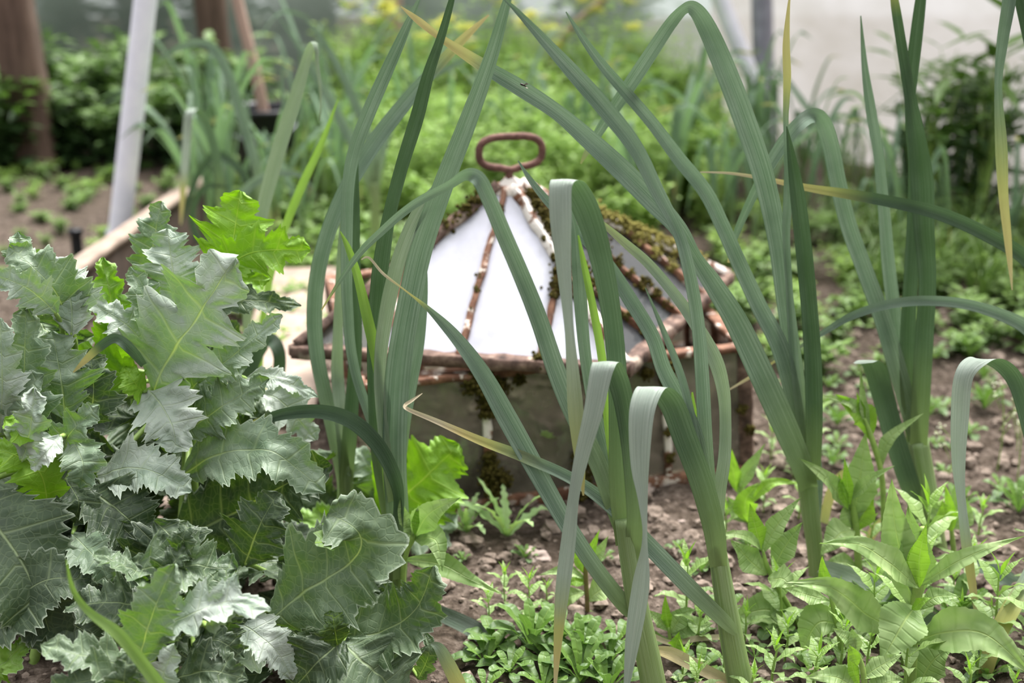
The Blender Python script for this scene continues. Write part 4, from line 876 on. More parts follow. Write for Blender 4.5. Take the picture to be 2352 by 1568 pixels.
# plant D
PLF('D', [(620, 1425), (700, 1358), (772, 1315), (822, 1270), (826, 1225), (790, 1195), (752, 1178)], 280, dH=(-.03, -.06), mat='poppy_mid', nl=6, depth_=.28, blunt=.32, k=.3)
PLF('D', [(775, 1470), (880, 1448), (955, 1398), (995, 1300)], 220, dH=(-.02, -.03), mat='poppy_mid', nl=5, depth_=.35, k=.3)
PLF('D', [(775, 1465), (840, 1525), (930, 1600)], 340, dH=(-.04, -.06), mat='poppy_mid', nl=5, depth_=.3, k=.5)
PLF('D', [(790, 1470), (740, 1510), (665, 1590)], 190, dH=(-.06, -.08), mat='poppy_dark', nl=4, depth_=.3)
PLF('D', [(520, 1410), (590, 1455), (640, 1500), (670, 1560)], 120, dH=(-.06, -.08), mat='poppy_silver', nl=5, depth_=.35)
PLF('D', [(775, 1480), (768, 1440), (762, 1402)], 90, dH=(-.08, -.08), mat='poppy_dark', under=True, nl=3)
PLF('D', [(640, 1410), (690, 1470), (700, 1520)], 200, dH=(-.02, -.03), mat='poppy_mid', nl=4)
PLF('D', [(960, 1560), (985, 1500), (978, 1450)], 60, dH=(-.02, -.02), mat='poppy_mid', nl=4)
PLF('D', [(560, 1300), (600, 1200), (640, 1130)], 200, dH=(.08, .08), mat='poppy_dark', nl=4)
# plant E
PLF('E', [(860, 1190), (950, 1120), (1055, 1020)], 260, dH=(.01, .02), mat='poppy_green', under=True, nl=4, depth_=.4, k=0)
PLF('E', [(860, 1200), (960, 1170), (1065, 1130)], 150, dH=(.03, .03), mat='poppy_green', under=True, nl=4, k=0)
PLF('E', [(870, 1150), (860, 1090), (805, 1030)], 130, dH=(.04, .04), mat='poppy', nl=4)
PLF('E', [(860, 1210), (830, 1150), (850, 1060)], 130, dH=(.05, .05), mat='poppy_dark', nl=4)
PLF('E', [(850, 1240), (760, 1200), (660, 1190)], 120, dH=(.02, .02), mat='poppy_green', nl=4)
PLF('E', [(820, 1230), (730, 1140), (690, 1060)], 150, dH=(.06, .06), mat='poppy_dark', nl=4)
PLF('E', [(900, 1220), (980, 1230), (1050, 1180)], 120, dH=(.05, .05), mat='poppy', nl=4)
# fill leaves behind, coloured dark to deepen the shaded gaps
sky = [(0, 650), (100, 690), (200, 730), (300, 680), (450, 680), (520, 720), (600, 900), (690, 1040), (760, 1200), (900, 1380), (980, 1540)]
rf = random.Random(21)
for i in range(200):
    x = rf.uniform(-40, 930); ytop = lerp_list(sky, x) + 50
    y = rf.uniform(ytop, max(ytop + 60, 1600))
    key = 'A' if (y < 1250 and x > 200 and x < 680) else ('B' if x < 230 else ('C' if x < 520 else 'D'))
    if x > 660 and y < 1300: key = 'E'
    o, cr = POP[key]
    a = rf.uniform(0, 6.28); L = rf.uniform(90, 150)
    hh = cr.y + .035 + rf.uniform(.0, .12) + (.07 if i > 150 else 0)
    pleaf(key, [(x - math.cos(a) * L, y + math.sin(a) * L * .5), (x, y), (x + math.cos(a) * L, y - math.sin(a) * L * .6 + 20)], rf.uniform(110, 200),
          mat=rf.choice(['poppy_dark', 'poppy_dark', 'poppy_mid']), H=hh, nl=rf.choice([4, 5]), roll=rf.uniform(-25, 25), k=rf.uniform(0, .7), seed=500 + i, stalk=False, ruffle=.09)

# ================================================================== WILLOWHERBS IN FRONT
def hleaf(parent, pts, w, H, mat='herb', k=.35, young=None, seed=1, sr=.10, roll=0, p=.38, cup=.25, name='leaf'):
    V = [Q(q[0], q[1], H + (q[2] if len(q) > 2 else 0)) for q in pts]; m = len(V)
    ref = ((CAMP - V[m // 2]).normalized() * (1 - k) + Vector((0, 0, 1)) * k).normalized(); mb = MB()
    sheet(mb, V, [wm(w, V[m // 2])] * m, hw=lance_outline(p, sr, 22), ref=ref, roll=roll, cup=cup, ruffle=.05, nf=2, nv=5, n=max(6, int(44 / (m - 1))), shear=.35, lobes=9, young=young, seed=seed)
    return mb.build(name, MAT[mat], parent)
def herb(label, stem, H, leaves, r=.0035, mat='stem', name='willowherb', cat='weed', group=None):
    V = [Q(x, y, H) for x, y in stem]; b = V[0].copy()
    if b.z > 0: b = Vector((b.x, b.y, 0)) if b.z < .12 else b - (V[1] - V[0]).normalized() * .05
    o = empty(name, Vector((b.x, b.y, max(b.z, 0))), label, cat, group)
    if b.z > .01: b.z = -.01
    mb = MB(); tube(mb, [b - Vector((0, 0, .01))] + V, [r * 1.2] + [r] * (len(V) - 1) + [r * .5], seg=8, n=5); mb.build('stem', MAT[mat], o)
    for i, (pts, w, *kw) in enumerate(leaves): hleaf(o, pts, w, H, seed=i + 3, **(kw[0] if kw else {}))
    return o
Y1 = dict(mat='herb_bright')
herb('largest willowherb, broad toothed leaves spreading wide beneath a bright upright tip', [(2090, 1640), (2095, 1500), (2103, 1390), (2115, 1290), (2120, 1210)], 1.36, [
    ([(2098, 1400), (2075, 1300), (2055, 1200), (2048, 1098)], 100, dict(k=0)), ([(2108, 1380), (2105, 1290), (2085, 1160)], 90, dict(k=0)),
    ([(2112, 1350, -.03), (2112, 1280, -.03), (2128, 1202, -.03)], 50, Y1), ([(2108, 1330, -.02), (2100, 1280, -.02), (2118, 1225, -.02)], 36, Y1),
    ([(2110, 1350, -.02), (2040, 1290, -.05), (1970, 1250, -.06), (1882, 1248, -.07)], 78), ([(2112, 1345, -.02), (2180, 1300, -.05), (2260, 1262, -.06), (2352, 1232, -.06)], 52),
    ([(2105, 1390, -.03), (2075, 1430, -.06), (2022, 1525, -.08)], 120, dict(k=.1)), ([(2060, 1450), (1990, 1410, -.03), (1910, 1350, -.05), (1802, 1338, -.06)], 96, dict(k=.2)),
    ([(2100, 1475), (2180, 1450, -.04), (2270, 1460, -.06), (2380, 1560, -.08)], 110, dict(k=.2)), ([(2110, 1580), (2140, 1520), (2190, 1480)], 90, dict(mat='herb')),
    ([(2115, 1400), (2150, 1370), (2205, 1370)], 46), ([(2095, 1400, -.04), (2120, 1380, -.05), (2140, 1372, -.05)], 30, Y1)], r=.0060, mat='stem')
herb('tall willowherb with an upright pale leaf just left of the dark leek', [(1980, 1420), (1972, 1300), (1965, 1200), (1950, 1120)], 1.60, [
    ([(1958, 1210), (1975, 1100), (1988, 992)], 86, dict(k=0)), ([(1950, 1170), (1900, 1100, -.03), (1834, 1052, -.04)], 50), ([(1950, 1150), (2000, 1100, -.03), (2056, 1068, -.04)], 34),
    ([(1952, 1160, -.02), (1946, 1110, -.02), (1940, 1052, -.02)], 28, Y1), ([(1948, 1170, -.02), (1935, 1130, -.02), (1926, 1085, -.02)], 24, Y1),
    ([(1960, 1220, -.02), (1930, 1225, -.04), (1885, 1275, -.05)], 74), ([(1962, 1215), (1950, 1180), (1940, 1150)], 60), ([(1962, 1220), (1985, 1180), (2005, 1130)], 60, Y1),
    ([(1972, 1290), (2010, 1300), (2060, 1330)], 50), ([(1970, 1300), (1930, 1290), (1890, 1300)], 44)], r=.0048)
herb('thin willowherb whose narrow leaves rise in front of the folded pale leaf', [(2032, 1330), (2030, 1200), (2025, 1090), (2000, 1000), (1985, 960)], 1.66, [
    ([(1998, 1010), (1985, 960), (1918, 905)], 64, Y1), ([(1990, 980), (1960, 930), (1890, 908)], 30), ([(2022, 1080), (2040, 1010), (2122, 948)], 32),
    ([(1985, 970), (1975, 930), (1968, 900)], 22, Y1), ([(2000, 1000), (1985, 940), (1976, 845)], 22)], r=.0036)
herb('reddish-stemmed willowherb between the folded-leaf leek and the fanned leek', [(1860, 1560), (1835, 1440), (1785, 1345), (1762, 1300), (1752, 1262)], 1.50, [
    ([(1750, 1265), (1735, 1210), (1722, 1155)], 46, Y1), ([(1752, 1270), (1785, 1205), (1840, 1142)], 48), ([(1750, 1262), (1710, 1230, -.03), (1640, 1228, -.04)], 34),
    ([(1762, 1320), (1725, 1290), (1680, 1240)], 70), ([(1775, 1310), (1800, 1260), (1842, 1200)], 66), ([(1765, 1330, -.03), (1800, 1330, -.05), (1820, 1360, -.06)], 70),
    ([(1830, 1430), (1760, 1400), (1680, 1420)], 100, dict(k=.1)), ([(1840, 1450), (1870, 1400), (1890, 1370)], 50), ([(1820, 1400), (1790, 1410), (1770, 1380)], 50)], r=.003, mat='stem')
herb('bright young willowherb at the corner foot of the cloche base', [(1735, 1290), (1725, 1220), (1712, 1160), (1700, 1110)], 1.72, [
    ([(1692, 1130), (1684, 1080), (1680, 1030)], 36, Y1), ([(1694, 1135), (1720, 1080), (1758, 1018)], 36), ([(1718, 1200, -.02), (1712, 1150, -.03), (1742, 1108, -.03)], 60, Y1),
    ([(1720, 1160), (1770, 1110), (1838, 1110)], 30, Y1), ([(1715, 1200), (1690, 1170), (1670, 1140)], 50)], r=.004)
herb('willowherb with three pale leaves against the tallest leek', [(925, 1330), (932, 1270), (950, 1230), (955, 1190)], 1.50, [
    ([(952, 1238), (985, 1180, -.02), (1058, 1142, -.03)], 70, dict(k=0)), ([(952, 1238), (1000, 1240, -.03), (1016, 1312, -.05)], 64), ([(950, 1235), (945, 1210), (938, 1190)], 40),
    ([(953, 1230, -.02), (955, 1195, -.02), (962, 1155, -.02)], 20, Y1), ([(948, 1230), (925, 1180), (920, 1140)], 34), ([(928, 1285), (1010, 1295, -.02), (1080, 1330, -.04), (1148, 1362, -.05)], 58, dict(k=.1))], r=.0036)
herb('small willowherb seedling alone on bare soil in front of the cloche', [(1350, 1420), (1348, 1370), (1345, 1310), (1350, 1270)], 1.54, [
    ([(1347, 1300), (1360, 1260), (1378, 1215)], 22, Y1), ([(1347, 1310), (1375, 1270), (1398, 1230)], 34), ([(1345, 1320), (1330, 1280), (1318, 1245)], 34, Y1), ([(1345, 1330), (1300, 1310), (1238, 1320)], 30),
    ([(1347, 1380), (1390, 1350), (1412, 1372)], 60), ([(1347, 1360), (1310, 1370), (1290, 1400)], 40), ([(1348, 1340), (1320, 1335), (1300, 1345)], 30, Y1), ([(1348, 1400), (1375, 1420), (1400, 1400)], 30)], r=.0028, mat='red_stem')
herb('young willowherb rising beside the first stem of the folded-leaf leek', [(1560, 1560), (1545, 1500), (1535, 1440)], 1.46, [
    ([(1538, 1450), (1530, 1410), (1528, 1365)], 26, Y1), ([(1538, 1450), (1510, 1420), (1485, 1400)], 34), ([(1540, 1455), (1570, 1410), (1600, 1400)], 50), ([(1542, 1460), (1580, 1440), (1640, 1430)], 60),
    ([(1540, 1480, -.02), (1550, 1490, -.03), (1560, 1450, -.03)], 40, Y1), ([(1540, 1470), (1500, 1465), (1470, 1440)], 34)], r=.003)
herb('willowherb by the dark leek stem, its two cupped leaves facing each other', [(2195, 1320), (2188, 1240), (2182, 1190)], 1.66, [
    ([(2185, 1215), (2160, 1190), (2130, 1145)], 50), ([(2185, 1215), (2210, 1190), (2222, 1145)], 60), ([(2184, 1210, -.02), (2182, 1170, -.02), (2170, 1110, -.02)], 26, Y1),
    ([(2186, 1220, -.03), (2170, 1180, -.03), (2165, 1150, -.03)], 60, Y1), ([(2184, 1190), (2195, 1140), (2205, 1080)], 24)], r=.0034)
herb('little willowherb with upright green spikes at the base of the largest one', [(1990, 1640), (1982, 1540), (1965, 1490)], 1.26, [
    ([(1968, 1500), (1950, 1470), (1912, 1442)], 40), ([(1968, 1505), (1962, 1470), (1955, 1440)], 36), ([(1970, 1530, -.02), (1960, 1500, -.02), (1950, 1480, -.02)], 30, dict(mat='herb_bright')),
    ([(1975, 1560), (2020, 1530), (2075, 1500)], 50), ([(1985, 1600), (2030, 1570), (2075, 1560)], 60), ([(1980, 1590), (1920, 1555), (1850, 1555)], 60), ([(1975, 1580), (1960, 1540), (1948, 1475)], 28, Y1)], r=.003)
herb('willowherb spike standing between the spread leaves of the largest one', [(1930, 1480), (1915, 1400), (1905, 1350)], 1.40, [
    ([(1905, 1370), (1892, 1320), (1888, 1275)], 34, Y1), ([(1905, 1380), (1870, 1370), (1800, 1350)], 50), ([(1910, 1390), (1950, 1400), (1990, 1420)], 46),
    ([(1940, 1440), (1880, 1430), (1840, 1500)], 90, dict(k=.1))], r=.003)

# ================================================================== SMALL PLANTS, PROTOTYPES IN WORLD SPACE
def wleaf(mb, base, dirh, L, w, rise=.5, droop=.3, hw=None, young=None, lobes=0, seed=0, nv=2, n=5, cup=.2, ruffle=0.04, shear=.2):
    """world leaf rising from base in heading dirh (radians)"""
    d = Vector((math.cos(dirh), math.sin(dirh), 0)); z = Vector((0, 0, 1)); base = Vector(base)
    pts = [base, base + d * (L * .35) + z * (L * rise * .5), base + d * (L * .7) + z * (L * rise * .8), base + d * L + z * (L * (rise - droop))]
    sheet(mb, pts, [w] * 4, hw=hw, ref=(z * .8 - d * .3).normalized(), cup=cup, ruffle=ruffle, nv=nv, n=n, lobes=lobes, young=young, seed=seed, shear=shear)
def far_copy(o, x, y, z, rz, s, label, group, cat):
    c = copy_tree(o); c.location = (x, y, z); c.rotation_euler = (random.uniform(-.06, .06), random.uniform(-.06, .06), rz); c.scale = (s, s, s)
    if label: c['label'] = label
    if group: c['group'] = group
    if cat: c['category'] = cat
    return c
class Proto:
    """built at the origin; the first placing moves the prototype, later ones copy it"""
    def __init__(s, o): s.o = o; s.used = False
    def place(s, x, y, z, rz, sc, label, group, cat):
        if not s.used:
            s.pending = (x, y, z, rz, sc, label, group, cat); s.used = True; return
        return far_copy(s.o, x, y, z, rz, sc, label, group, cat)
    def finish(s):
        if s.used:
            x, y, z, rz, sc, label, group, cat = s.pending; s.o.location = (x, y, z); s.o.rotation_euler = (0, 0, rz); s.o.scale = (sc, sc, sc)
            tag(s.o, label, cat, group)
        else:
            for c in list(s.o.children): bpy.data.objects.remove(c)
            bpy.data.objects.remove(s.o)
PROTOS = []
def proto(o): p = Proto(o); PROTOS.append(p); return p
# willowherb seedlings
def make_herb(seed, h, pairs, L):
    r = random.Random(seed); o = empty('willowherb', (0, 0, 0)); mb = MB()
    tube(mb, [Vector((0, 0, -.01)), Vector((.003, 0, h * .5)), Vector((0, .003, h))], [.0022, .002, .0012], seg=6, n=3); mb.build('stem', MAT['stem'], o)
    a = r.random() * 3
    for i in range(pairs):
        t = (i + .6) / pairs; z = h * t; l = L * (0.6 + .6 * math.sin(t * 2.6)); a += 1.57
        if t > .85: l *= .7
        for s in (0, math.pi):
            mb = MB(); wleaf(mb, (0, 0, z), a + s + r.uniform(-.2, .2), l, l * .44, rise=.25 + .9 * t * t, droop=.25 * (1 - t), hw=lance_outline(.4, .06, 14), lobes=7, seed=seed * 10 + i, nv=3, n=7, young=[(0, .75 * max(0, t - .55) * 2), (1, .4 * max(0, t - .6))])
            mb.build('leaf', MAT['herb'], o)
    mb = MB()
    for s in range(3): wleaf(mb, (0, 0, h), a + s * 2.1, L * .45, L * .13, rise=1.6, droop=0, hw=lance_outline(.4), seed=s, young=[(0, .8), (1, .6)])
    mb.build('shoot_tip', MAT['herb_bright'], o)
    return o
HP = [proto(make_herb(1, .10, 5, .045)), proto(make_herb(2, .14, 6, .05)), proto(make_herb(3, .07, 4, .038)), proto(make_herb(4, .05, 3, .03))]
def make_rosette(seed, n, L, mat='rosette', hw=spoon_outline, wr=.42, name='rosette_weed', rise=.55):
    r = random.Random(seed); o = empty(name, (0, 0, 0)); 
    for i in range(n):
        a = i * 2.4 + r.uniform(-.2, .2); t = i / n; l = L * (1 - .45 * t) * r.uniform(.85, 1.1)
        mb = MB(); wleaf(mb, (0, 0, .004), a, l, l * wr, rise=rise * (.5 + 1.6 * t), droop=.2 * (1 - t), hw=hw, seed=seed * 20 + i, nv=3, n=7, cup=.25, lobes=4, young=[(0, .15 + .5 * t), (1, .3 * t)])
        mb.build('leaf', MAT[mat], o)
    return o
RP = [proto(make_rosette(1, 10, .055)), proto(make_rosette(2, 8, .045)), proto(make_rosette(3, 12, .06, rise=.9)), proto(make_rosette(4, 6, .03))]
TP = proto(make_rosette(9, 7, .085, 'thistle', thistle_outline(5), .30, 'sow_thistle', .8))
def make_grass(seed, n, h):
    r = random.Random(seed); o = empty('grass_tuft', (0, 0, 0)); mb = MB()
    for i in range(n):
        a = r.random() * 6.28; l = h * r.uniform(.5, 1.1); d = Vector((math.cos(a), math.sin(a), 0)); k_ = r.uniform(.15, .7)
        b = d * .01
        sheet(mb, [b, b + d * l * k_ * .3 + Vector((0, 0, l * .6)), b + d * l * k_ + Vector((0, 0, l * .75)), b + d * l * k_ * 1.7 + Vector((0, 0, l * (.8 - k_ * .7)))], [.004, .004, .003, .0005], ref=-d + Vector((0, 0, .3)), nv=1, n=4, cup=.2)
    mb.build('blades', MAT['mid'], o); return o
GP = [proto(make_grass(1, 26, .16)), proto(make_grass(2, 20, .22)), proto(make_grass(3, 30, .10))]
# bushy plants: foliage of many small leaves
def make_bush(seed, name, mat, R, h, n, leaf, lw, stems=5, low=0.0, tall=1.0, flowers=0, smat='stem', shape='oval', nv=1):
    r = random.Random(seed); o = empty(name, (0, 0, 0))
    mb = MB(); tips = []
    for s in range(stems):
        a = r.random() * 6.28; q = R * r.uniform(.2, .85); t = Vector((math.cos(a) * q, math.sin(a) * q, h * r.uniform(.65, 1.0)))
        p = [Vector((0, 0, -.01)), Vector((t.x * .3, t.y * .3, t.z * .5)), t]; tube(mb, p, [leaf * .06 + .002, leaf * .04 + .0012, .0008], seg=5, n=3, cap=False); tips.append(p)
    mb.build('stems', MAT[smat], o)
    mb = MB()
    for i in range(n):
        p = r.choice(tips); t = low + (1 - low) * r.random() ** .8
        c = p[0].lerp(p[1], t * 2) if t < .5 else p[1].lerp(p[2], t * 2 - 1)
        a = r.random() * 6.28; L = leaf * r.uniform(.6, 1.3)
        c = c + Vector((r.gauss(0, R * .16), r.gauss(0, R * .16), r.gauss(0, h * .05)))
        if c.z < .004: c.z = .004
        d = Vector((math.cos(a), math.sin(a), r.uniform(-.2, .7))).normalized(); s = d.cross(Vector((0, 0, 1))).normalized(); s = (s + Vector((0, 0, r.uniform(-.4, .4)))).normalized()
        w = L * lw; up = s.cross(d)
        m1 = c + d * L * .4; m2 = c + d * L * .72
        vs = [c, m1 - s * w / 2 + up * w * .15, m1, m1 + s * w / 2 + up * w * .15, m2 - s * w * .36, m2, m2 + s * w * .36, c + d * L - Vector((0, 0, L * .1))]
        mb.add(vs, [(0, 2, 1), (0, 3, 2), (1, 2, 5, 4), (2, 3, 6, 5), (4, 5, 7), (5, 6, 7)], at={'young': [max(0, t - .6) * .8] * 8, 'lobe': [0.0] * 8})
    mb.build('foliage', MAT[mat], o, smooth=False)
    for f in range(flowers):
        p = r.choice(tips)[2] + Vector((r.gauss(0, .02), r.gauss(0, .02), .02)); mb = MB()
        for q in range(34):
            c = p + Vector((r.gauss(0, .013), r.gauss(0, .013), r.gauss(0, .006)))
            for s in range(4):
                a = s * 1.57 + q; d = Vector((math.cos(a), math.sin(a), .3)) * .009; e2 = Vector((-math.sin(a), math.cos(a), 0)) * .004
                mb.add([c, c + d - e2, c + d + e2], [(0, 1, 2)])
        mb.build('flower_head', MAT['petal'], o, smooth=False)
    return o
LUSH = [proto(make_bush(11, 'leafy_herb', 'lush', .16, .34, 900, .030, .42, 9, .1)), proto(make_bush(12, 'leafy_herb', 'lush', .18, .40, 1000, .026, .40, 10, .1)),
        proto(make_bush(13, 'leafy_herb', 'lush', .15, .30, 900, .034, .5, 8, .05))]
LUSHF = proto(make_bush(14, 'flowering_brassica', 'lush', .13, .44, 420, .030, .35, 6, .1, flowers=5))
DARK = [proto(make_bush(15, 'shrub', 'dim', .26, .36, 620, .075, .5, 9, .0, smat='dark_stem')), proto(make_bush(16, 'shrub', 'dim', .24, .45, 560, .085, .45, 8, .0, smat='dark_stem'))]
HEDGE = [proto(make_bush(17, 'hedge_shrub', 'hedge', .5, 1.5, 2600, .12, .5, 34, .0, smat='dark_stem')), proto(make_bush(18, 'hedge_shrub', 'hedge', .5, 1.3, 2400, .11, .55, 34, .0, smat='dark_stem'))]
MIDW = [proto(make_bush(19, 'low_weed', 'mid', .07, .08, 200, .022, .5, 6, .0)), proto(make_bush(20, 'low_weed', 'mid', .09, .06, 240, .026, .45, 7, .0)), proto(make_bush(22, 'low_weed', 'lush', .07, .07, 200, .020, .5, 6, .0))]
TALLD = [proto(make_bush(23, 'tall_herb', 'dim', .10, .50, 70, .11, .26, 5, .1)), proto(make_bush(24, 'tall_herb', 'dim', .13, .42, 85, .09, .25, 6, .1))]

# leeks of the rows behind
def make_far_leek(seed, h=.42, n=6):
    r = random.Random(seed); o = empty('leek', (0, 0, 0)); sh = h * .28; mb = MB()
    tube(mb, [Vector((0, 0, -.01)), Vector((0, 0, sh * .6)), Vector((.002, 0, sh))], [.011, .010, .009], seg=10, n=3, at={'pale': lambda u: .8 - .5 * u}); mb.build('stem', MAT['leek_back'], o)
    for i in range(n):
        a = (i % 2) * math.pi + r.uniform(-.5, .5); d = Vector((math.cos(a), math.sin(a), 0)); l = h * r.uniform(.7, 1.15); k_ = r.uniform(.1, .5)
        z0 = sh * (.7 + .3 * i / n); b = Vector((0, 0, z0)) + d * .004; fold = r.random() < .3; Z = Vector((0, 0, 1))
        if fold: pts = [b, b + d * l * k_ * .3 + Z * l * .35, b + d * l * k_ * .6 + Z * l * .62, b + d * l * k_ * .85 + Z * l * .64, b + d * (l * k_ * 1.1) + Z * l * .35, b + d * (l * k_ * 1.3) + Z * l * .05]
        else: pts = [b, b + d * l * k_ * .2 + Z * l * .3, b + d * l * k_ * .5 + Z * l * .6, b + d * l * k_ * .95 + Z * l * .82, b + d * (l * k_ * 1.4) + Z * l * .95, b + d * (l * k_ * 2.0) + Z * l * (1.0 - k_ * .3)]
        side = Vector((-d.y, d.x, 0)); rf_ = (-d + Z * .2 + side * r.uniform(-.6, .6)).normalized()
        mb = MB(); sheet(mb, pts, [.014, .020, .021, .018, .013, .001], ref=rf_, nv=2, n=5, cup=.25, dry=[(.85, 0), (1, r.choice([0, .5, .9]))], pale=PL)
        mb.build('leaf', MAT['leek_back'], o)
    return o
LK = [proto(make_far_leek(s, h, n)) for s, h, n in ((1, .42, 6), (2, .48, 6), (3, .36, 5), (4, .44, 7), (5, .40, 5))]

rp_ = random.Random(5)
ORD = ['first', 'second', 'third', 'fourth', 'fifth', 'sixth', 'seventh', 'eighth', 'ninth', 'tenth', 'eleventh', 'twelfth', 'thirteenth', 'fourteenth', 'fifteenth', 'sixteenth', 'seventeenth', 'eighteenth', 'nineteenth', 'twentieth', 'twenty-first', 'twenty-second', 'twenty-third', 'twenty-fourth']
def scatter(protos, spots, label, group, cat, s0=.8, s1=1.15, start=None):
    """start: the landmark the row is counted from; then every member gets its own label"""
    sp = sorted(spots, key=lambda q: q[0] / q[1]); base_label = label
    for k_, (x, y) in enumerate(sp):
        if start and len(sp) <= len(ORD): label = ORD[k_] + ' ' + base_label + ' from ' + start
        p = rp_.choice(protos); p.place(x, y, ground_h(x, y) if -1 < x < 1.2 and 1 < y < 2.9 else 0.0, rp_.uniform(0, 6.28), rp_.uniform(s0, s1), label, group, cat)
def spots_px(n, x0, x1, y0, y1, mind=0.03, seed=0, avoid=None):
    r = random.Random(seed); out = []; tries = 0
    while len(out) < n and tries < n * 40:
        tries += 1; g = G(r.uniform(x0, x1), r.uniform(y0, y1))
        if avoid and avoid(g.x, g.y): continue
        if wall_d(g.x, g.y) < 0.16: continue
        if all((g.x - a) ** 2 + (g.y - b) ** 2 > mind * mind for a, b in out): out.append((g.x, g.y))
    return out
def wall_d(x, y):
    out = 9
    for a, b in (((-5.2, 7.3), (0.72, 5.25)), ((0.72, 5.25), (2.6, 1.1))):
        dx, dy = b[0] - a[0], b[1] - a[1]; l = math.hypot(dx, dy)
        out = min(out, ((x - a[0]) * dy - (y - a[1]) * dx) / l * 1.0)
    return out            # positive inside the tunnel
def in_cloche(x, y): return -.36 < x < .42 and 1.72 < y < 2.58
# rows behind
scatter(LK, spots_px(14, 440, 840, 440, 640, .08, 1, in_cloche), 'soft-focus leek left of the cloche', 'leeks crowded left of the cloche', 'leek', .62, .9, 'the timber board')
scatter(LK, spots_px(13, 640, 1400, 400, 470, .12, 2, in_cloche), 'blurred leek behind the cloche', 'leeks behind the cloche', 'leek', .62, .88, 'the bucket')
scatter(LK, spots_px(15, 1440, 1900, 430, 600, .09, 3, in_cloche), 'blurred leek beyond the mossy hip', 'leeks behind the mossy lid corner', 'leek', .66, .92, 'the ring handle')
scatter(LK, spots_px(5, 2000, 2330, 520, 680, .12, 4), 'small leek in the weedy strip', 'leeks near the pale sheet', 'leek', .5, .7, 'the grey tube')
# lush herbs at the back
scatter(LUSH, spots_px(24, 800, 1660, 400, 455, .10, 5, in_cloche), 'leafy herb in the second row behind the handle', 'leafy herbs, second row behind the handle', 'herb', .6, .85, 'the tallest leek')
scatter(LUSH, spots_px(24, 800, 1660, 455, 520, .10, 51, in_cloche), 'leafy herb in the first row behind the handle', 'leafy herbs, first row behind the handle', 'herb', .6, .85, 'the tallest leek')
scatter(LUSH, spots_px(24, 790, 1640, 255, 320, .12, 55), 'leafy herb in the farthest row of the bed', 'leafy herbs, farthest row of the back bed', 'herb', .75, 1.1, 'the pale timber post')
scatter(LUSH, spots_px(24, 790, 1640, 320, 400, .12, 52), 'leafy herb in the middle row of the bed', 'leafy herbs, middle row of the back bed', 'herb', .75, 1.1, 'the pale timber post')
scatter(LUSH, spots_px(22, 880, 1640, 440, 600, .09, 56, in_cloche), 'leafy herb close behind the lid', 'leafy herbs close behind the lid', 'herb', .45, .65, 'the tallest leek')
scatter([LUSHF], [tuple(G(x_, 350)[:2]) for x_ in (862, 925, 1040, 1128, 1215, 1300, 1410)], 'spindly yellow-flowered plant', 'yellow-flowered plants in the back bed', 'flowering plant', .9, 1.2, 'the pale timber post')
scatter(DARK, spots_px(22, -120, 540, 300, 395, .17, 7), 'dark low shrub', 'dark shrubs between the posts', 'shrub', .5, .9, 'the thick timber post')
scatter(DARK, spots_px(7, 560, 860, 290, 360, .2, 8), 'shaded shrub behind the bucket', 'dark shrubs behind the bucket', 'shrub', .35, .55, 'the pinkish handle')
scatter(TALLD, spots_px(7, 2090, 2330, 480, 580, .11, 9), 'tall dark herb against the pale sheet', 'tall herbs against the pale sheet', 'herb', .8, 1.1, 'the upright blades')
scatter(GP, spots_px(17, 1980, 2400, 470, 590, .06, 10), 'arching grass tuft on the far side of the weedy strip', 'grass tufts, far side of the weedy strip', 'grass', .8, 1.2, 'the dark leek')
scatter(GP, spots_px(17, 1980, 2400, 590, 720, .06, 44), 'arching grass tuft on the near side of the weedy strip', 'grass tufts, near side of the weedy strip', 'grass', .8, 1.2, 'the dark leek')
scatter(GP, spots_px(8, 1600, 1950, 360, 450, .1, 11), 'grass tuft near the grey tube', 'grass tufts by the grey tube', 'grass', .8, 1.1, 'the ring handle')
scatter(MIDW, spots_px(22, 1640, 2400, 480, 580, .07, 12, in_cloche), 'low weed in the far part of the patch', 'low weeds in the far part of the green patch', 'weed', .6, 1.2, 'the mossy lid corner')
scatter(MIDW, spots_px(22, 1640, 2400, 580, 690, .07, 41, in_cloche), 'low weed in the middle of the patch', 'low weeds in the middle of the green patch', 'weed', .6, 1.2, 'the mossy lid corner')
scatter(MIDW, spots_px(24, 1640, 2400, 700, 870, .07, 42, in_cloche), 'low weed in the near edge of the patch', 'low weeds in the near edge of the green patch', 'weed', .6, 1.2, 'the mossy lid corner')
scatter(MIDW, spots_px(24, -60, 480, 385, 450, .08, 13), 'low weed under the shrubs', 'low weeds under the shrubs', 'weed', .35, .8, 'the thick timber post')
scatter(MIDW, spots_px(10, 20, 460, 490, 660, .12, 14), 'small weed on the bare path', 'weeds on the bare path', 'weed', .4, .7, 'the frame edge')
scatter(MIDW, spots_px(12, 560, 860, 700, 960, .07, 15, in_cloche), 'low weed between plank and cloche', 'weeds left of the cloche', 'weed', .6, 1.0, 'the plank')
scatter(RP, spots_px(17, 1730, 2400, 780, 960, .05, 16, in_cloche), 'seedling rosette on the far half of the open soil', 'seedlings, far half of the open soil', 'weed', .35, .8, 'the rusty corner post')
scatter(RP, spots_px(17, 1730, 2400, 960, 1200, .05, 45, in_cloche), 'seedling rosette on the near half of the open soil', 'seedlings, near half of the open soil', 'weed', .35, .8, 'the rusty corner post')
scatter(RP, spots_px(8, 1020, 1720, 1160, 1330, .05, 17, in_cloche), 'tiny seedling on the soil before the cloche', 'seedlings before the cloche', 'weed', .2, .4, 'the bright poppy leaf')
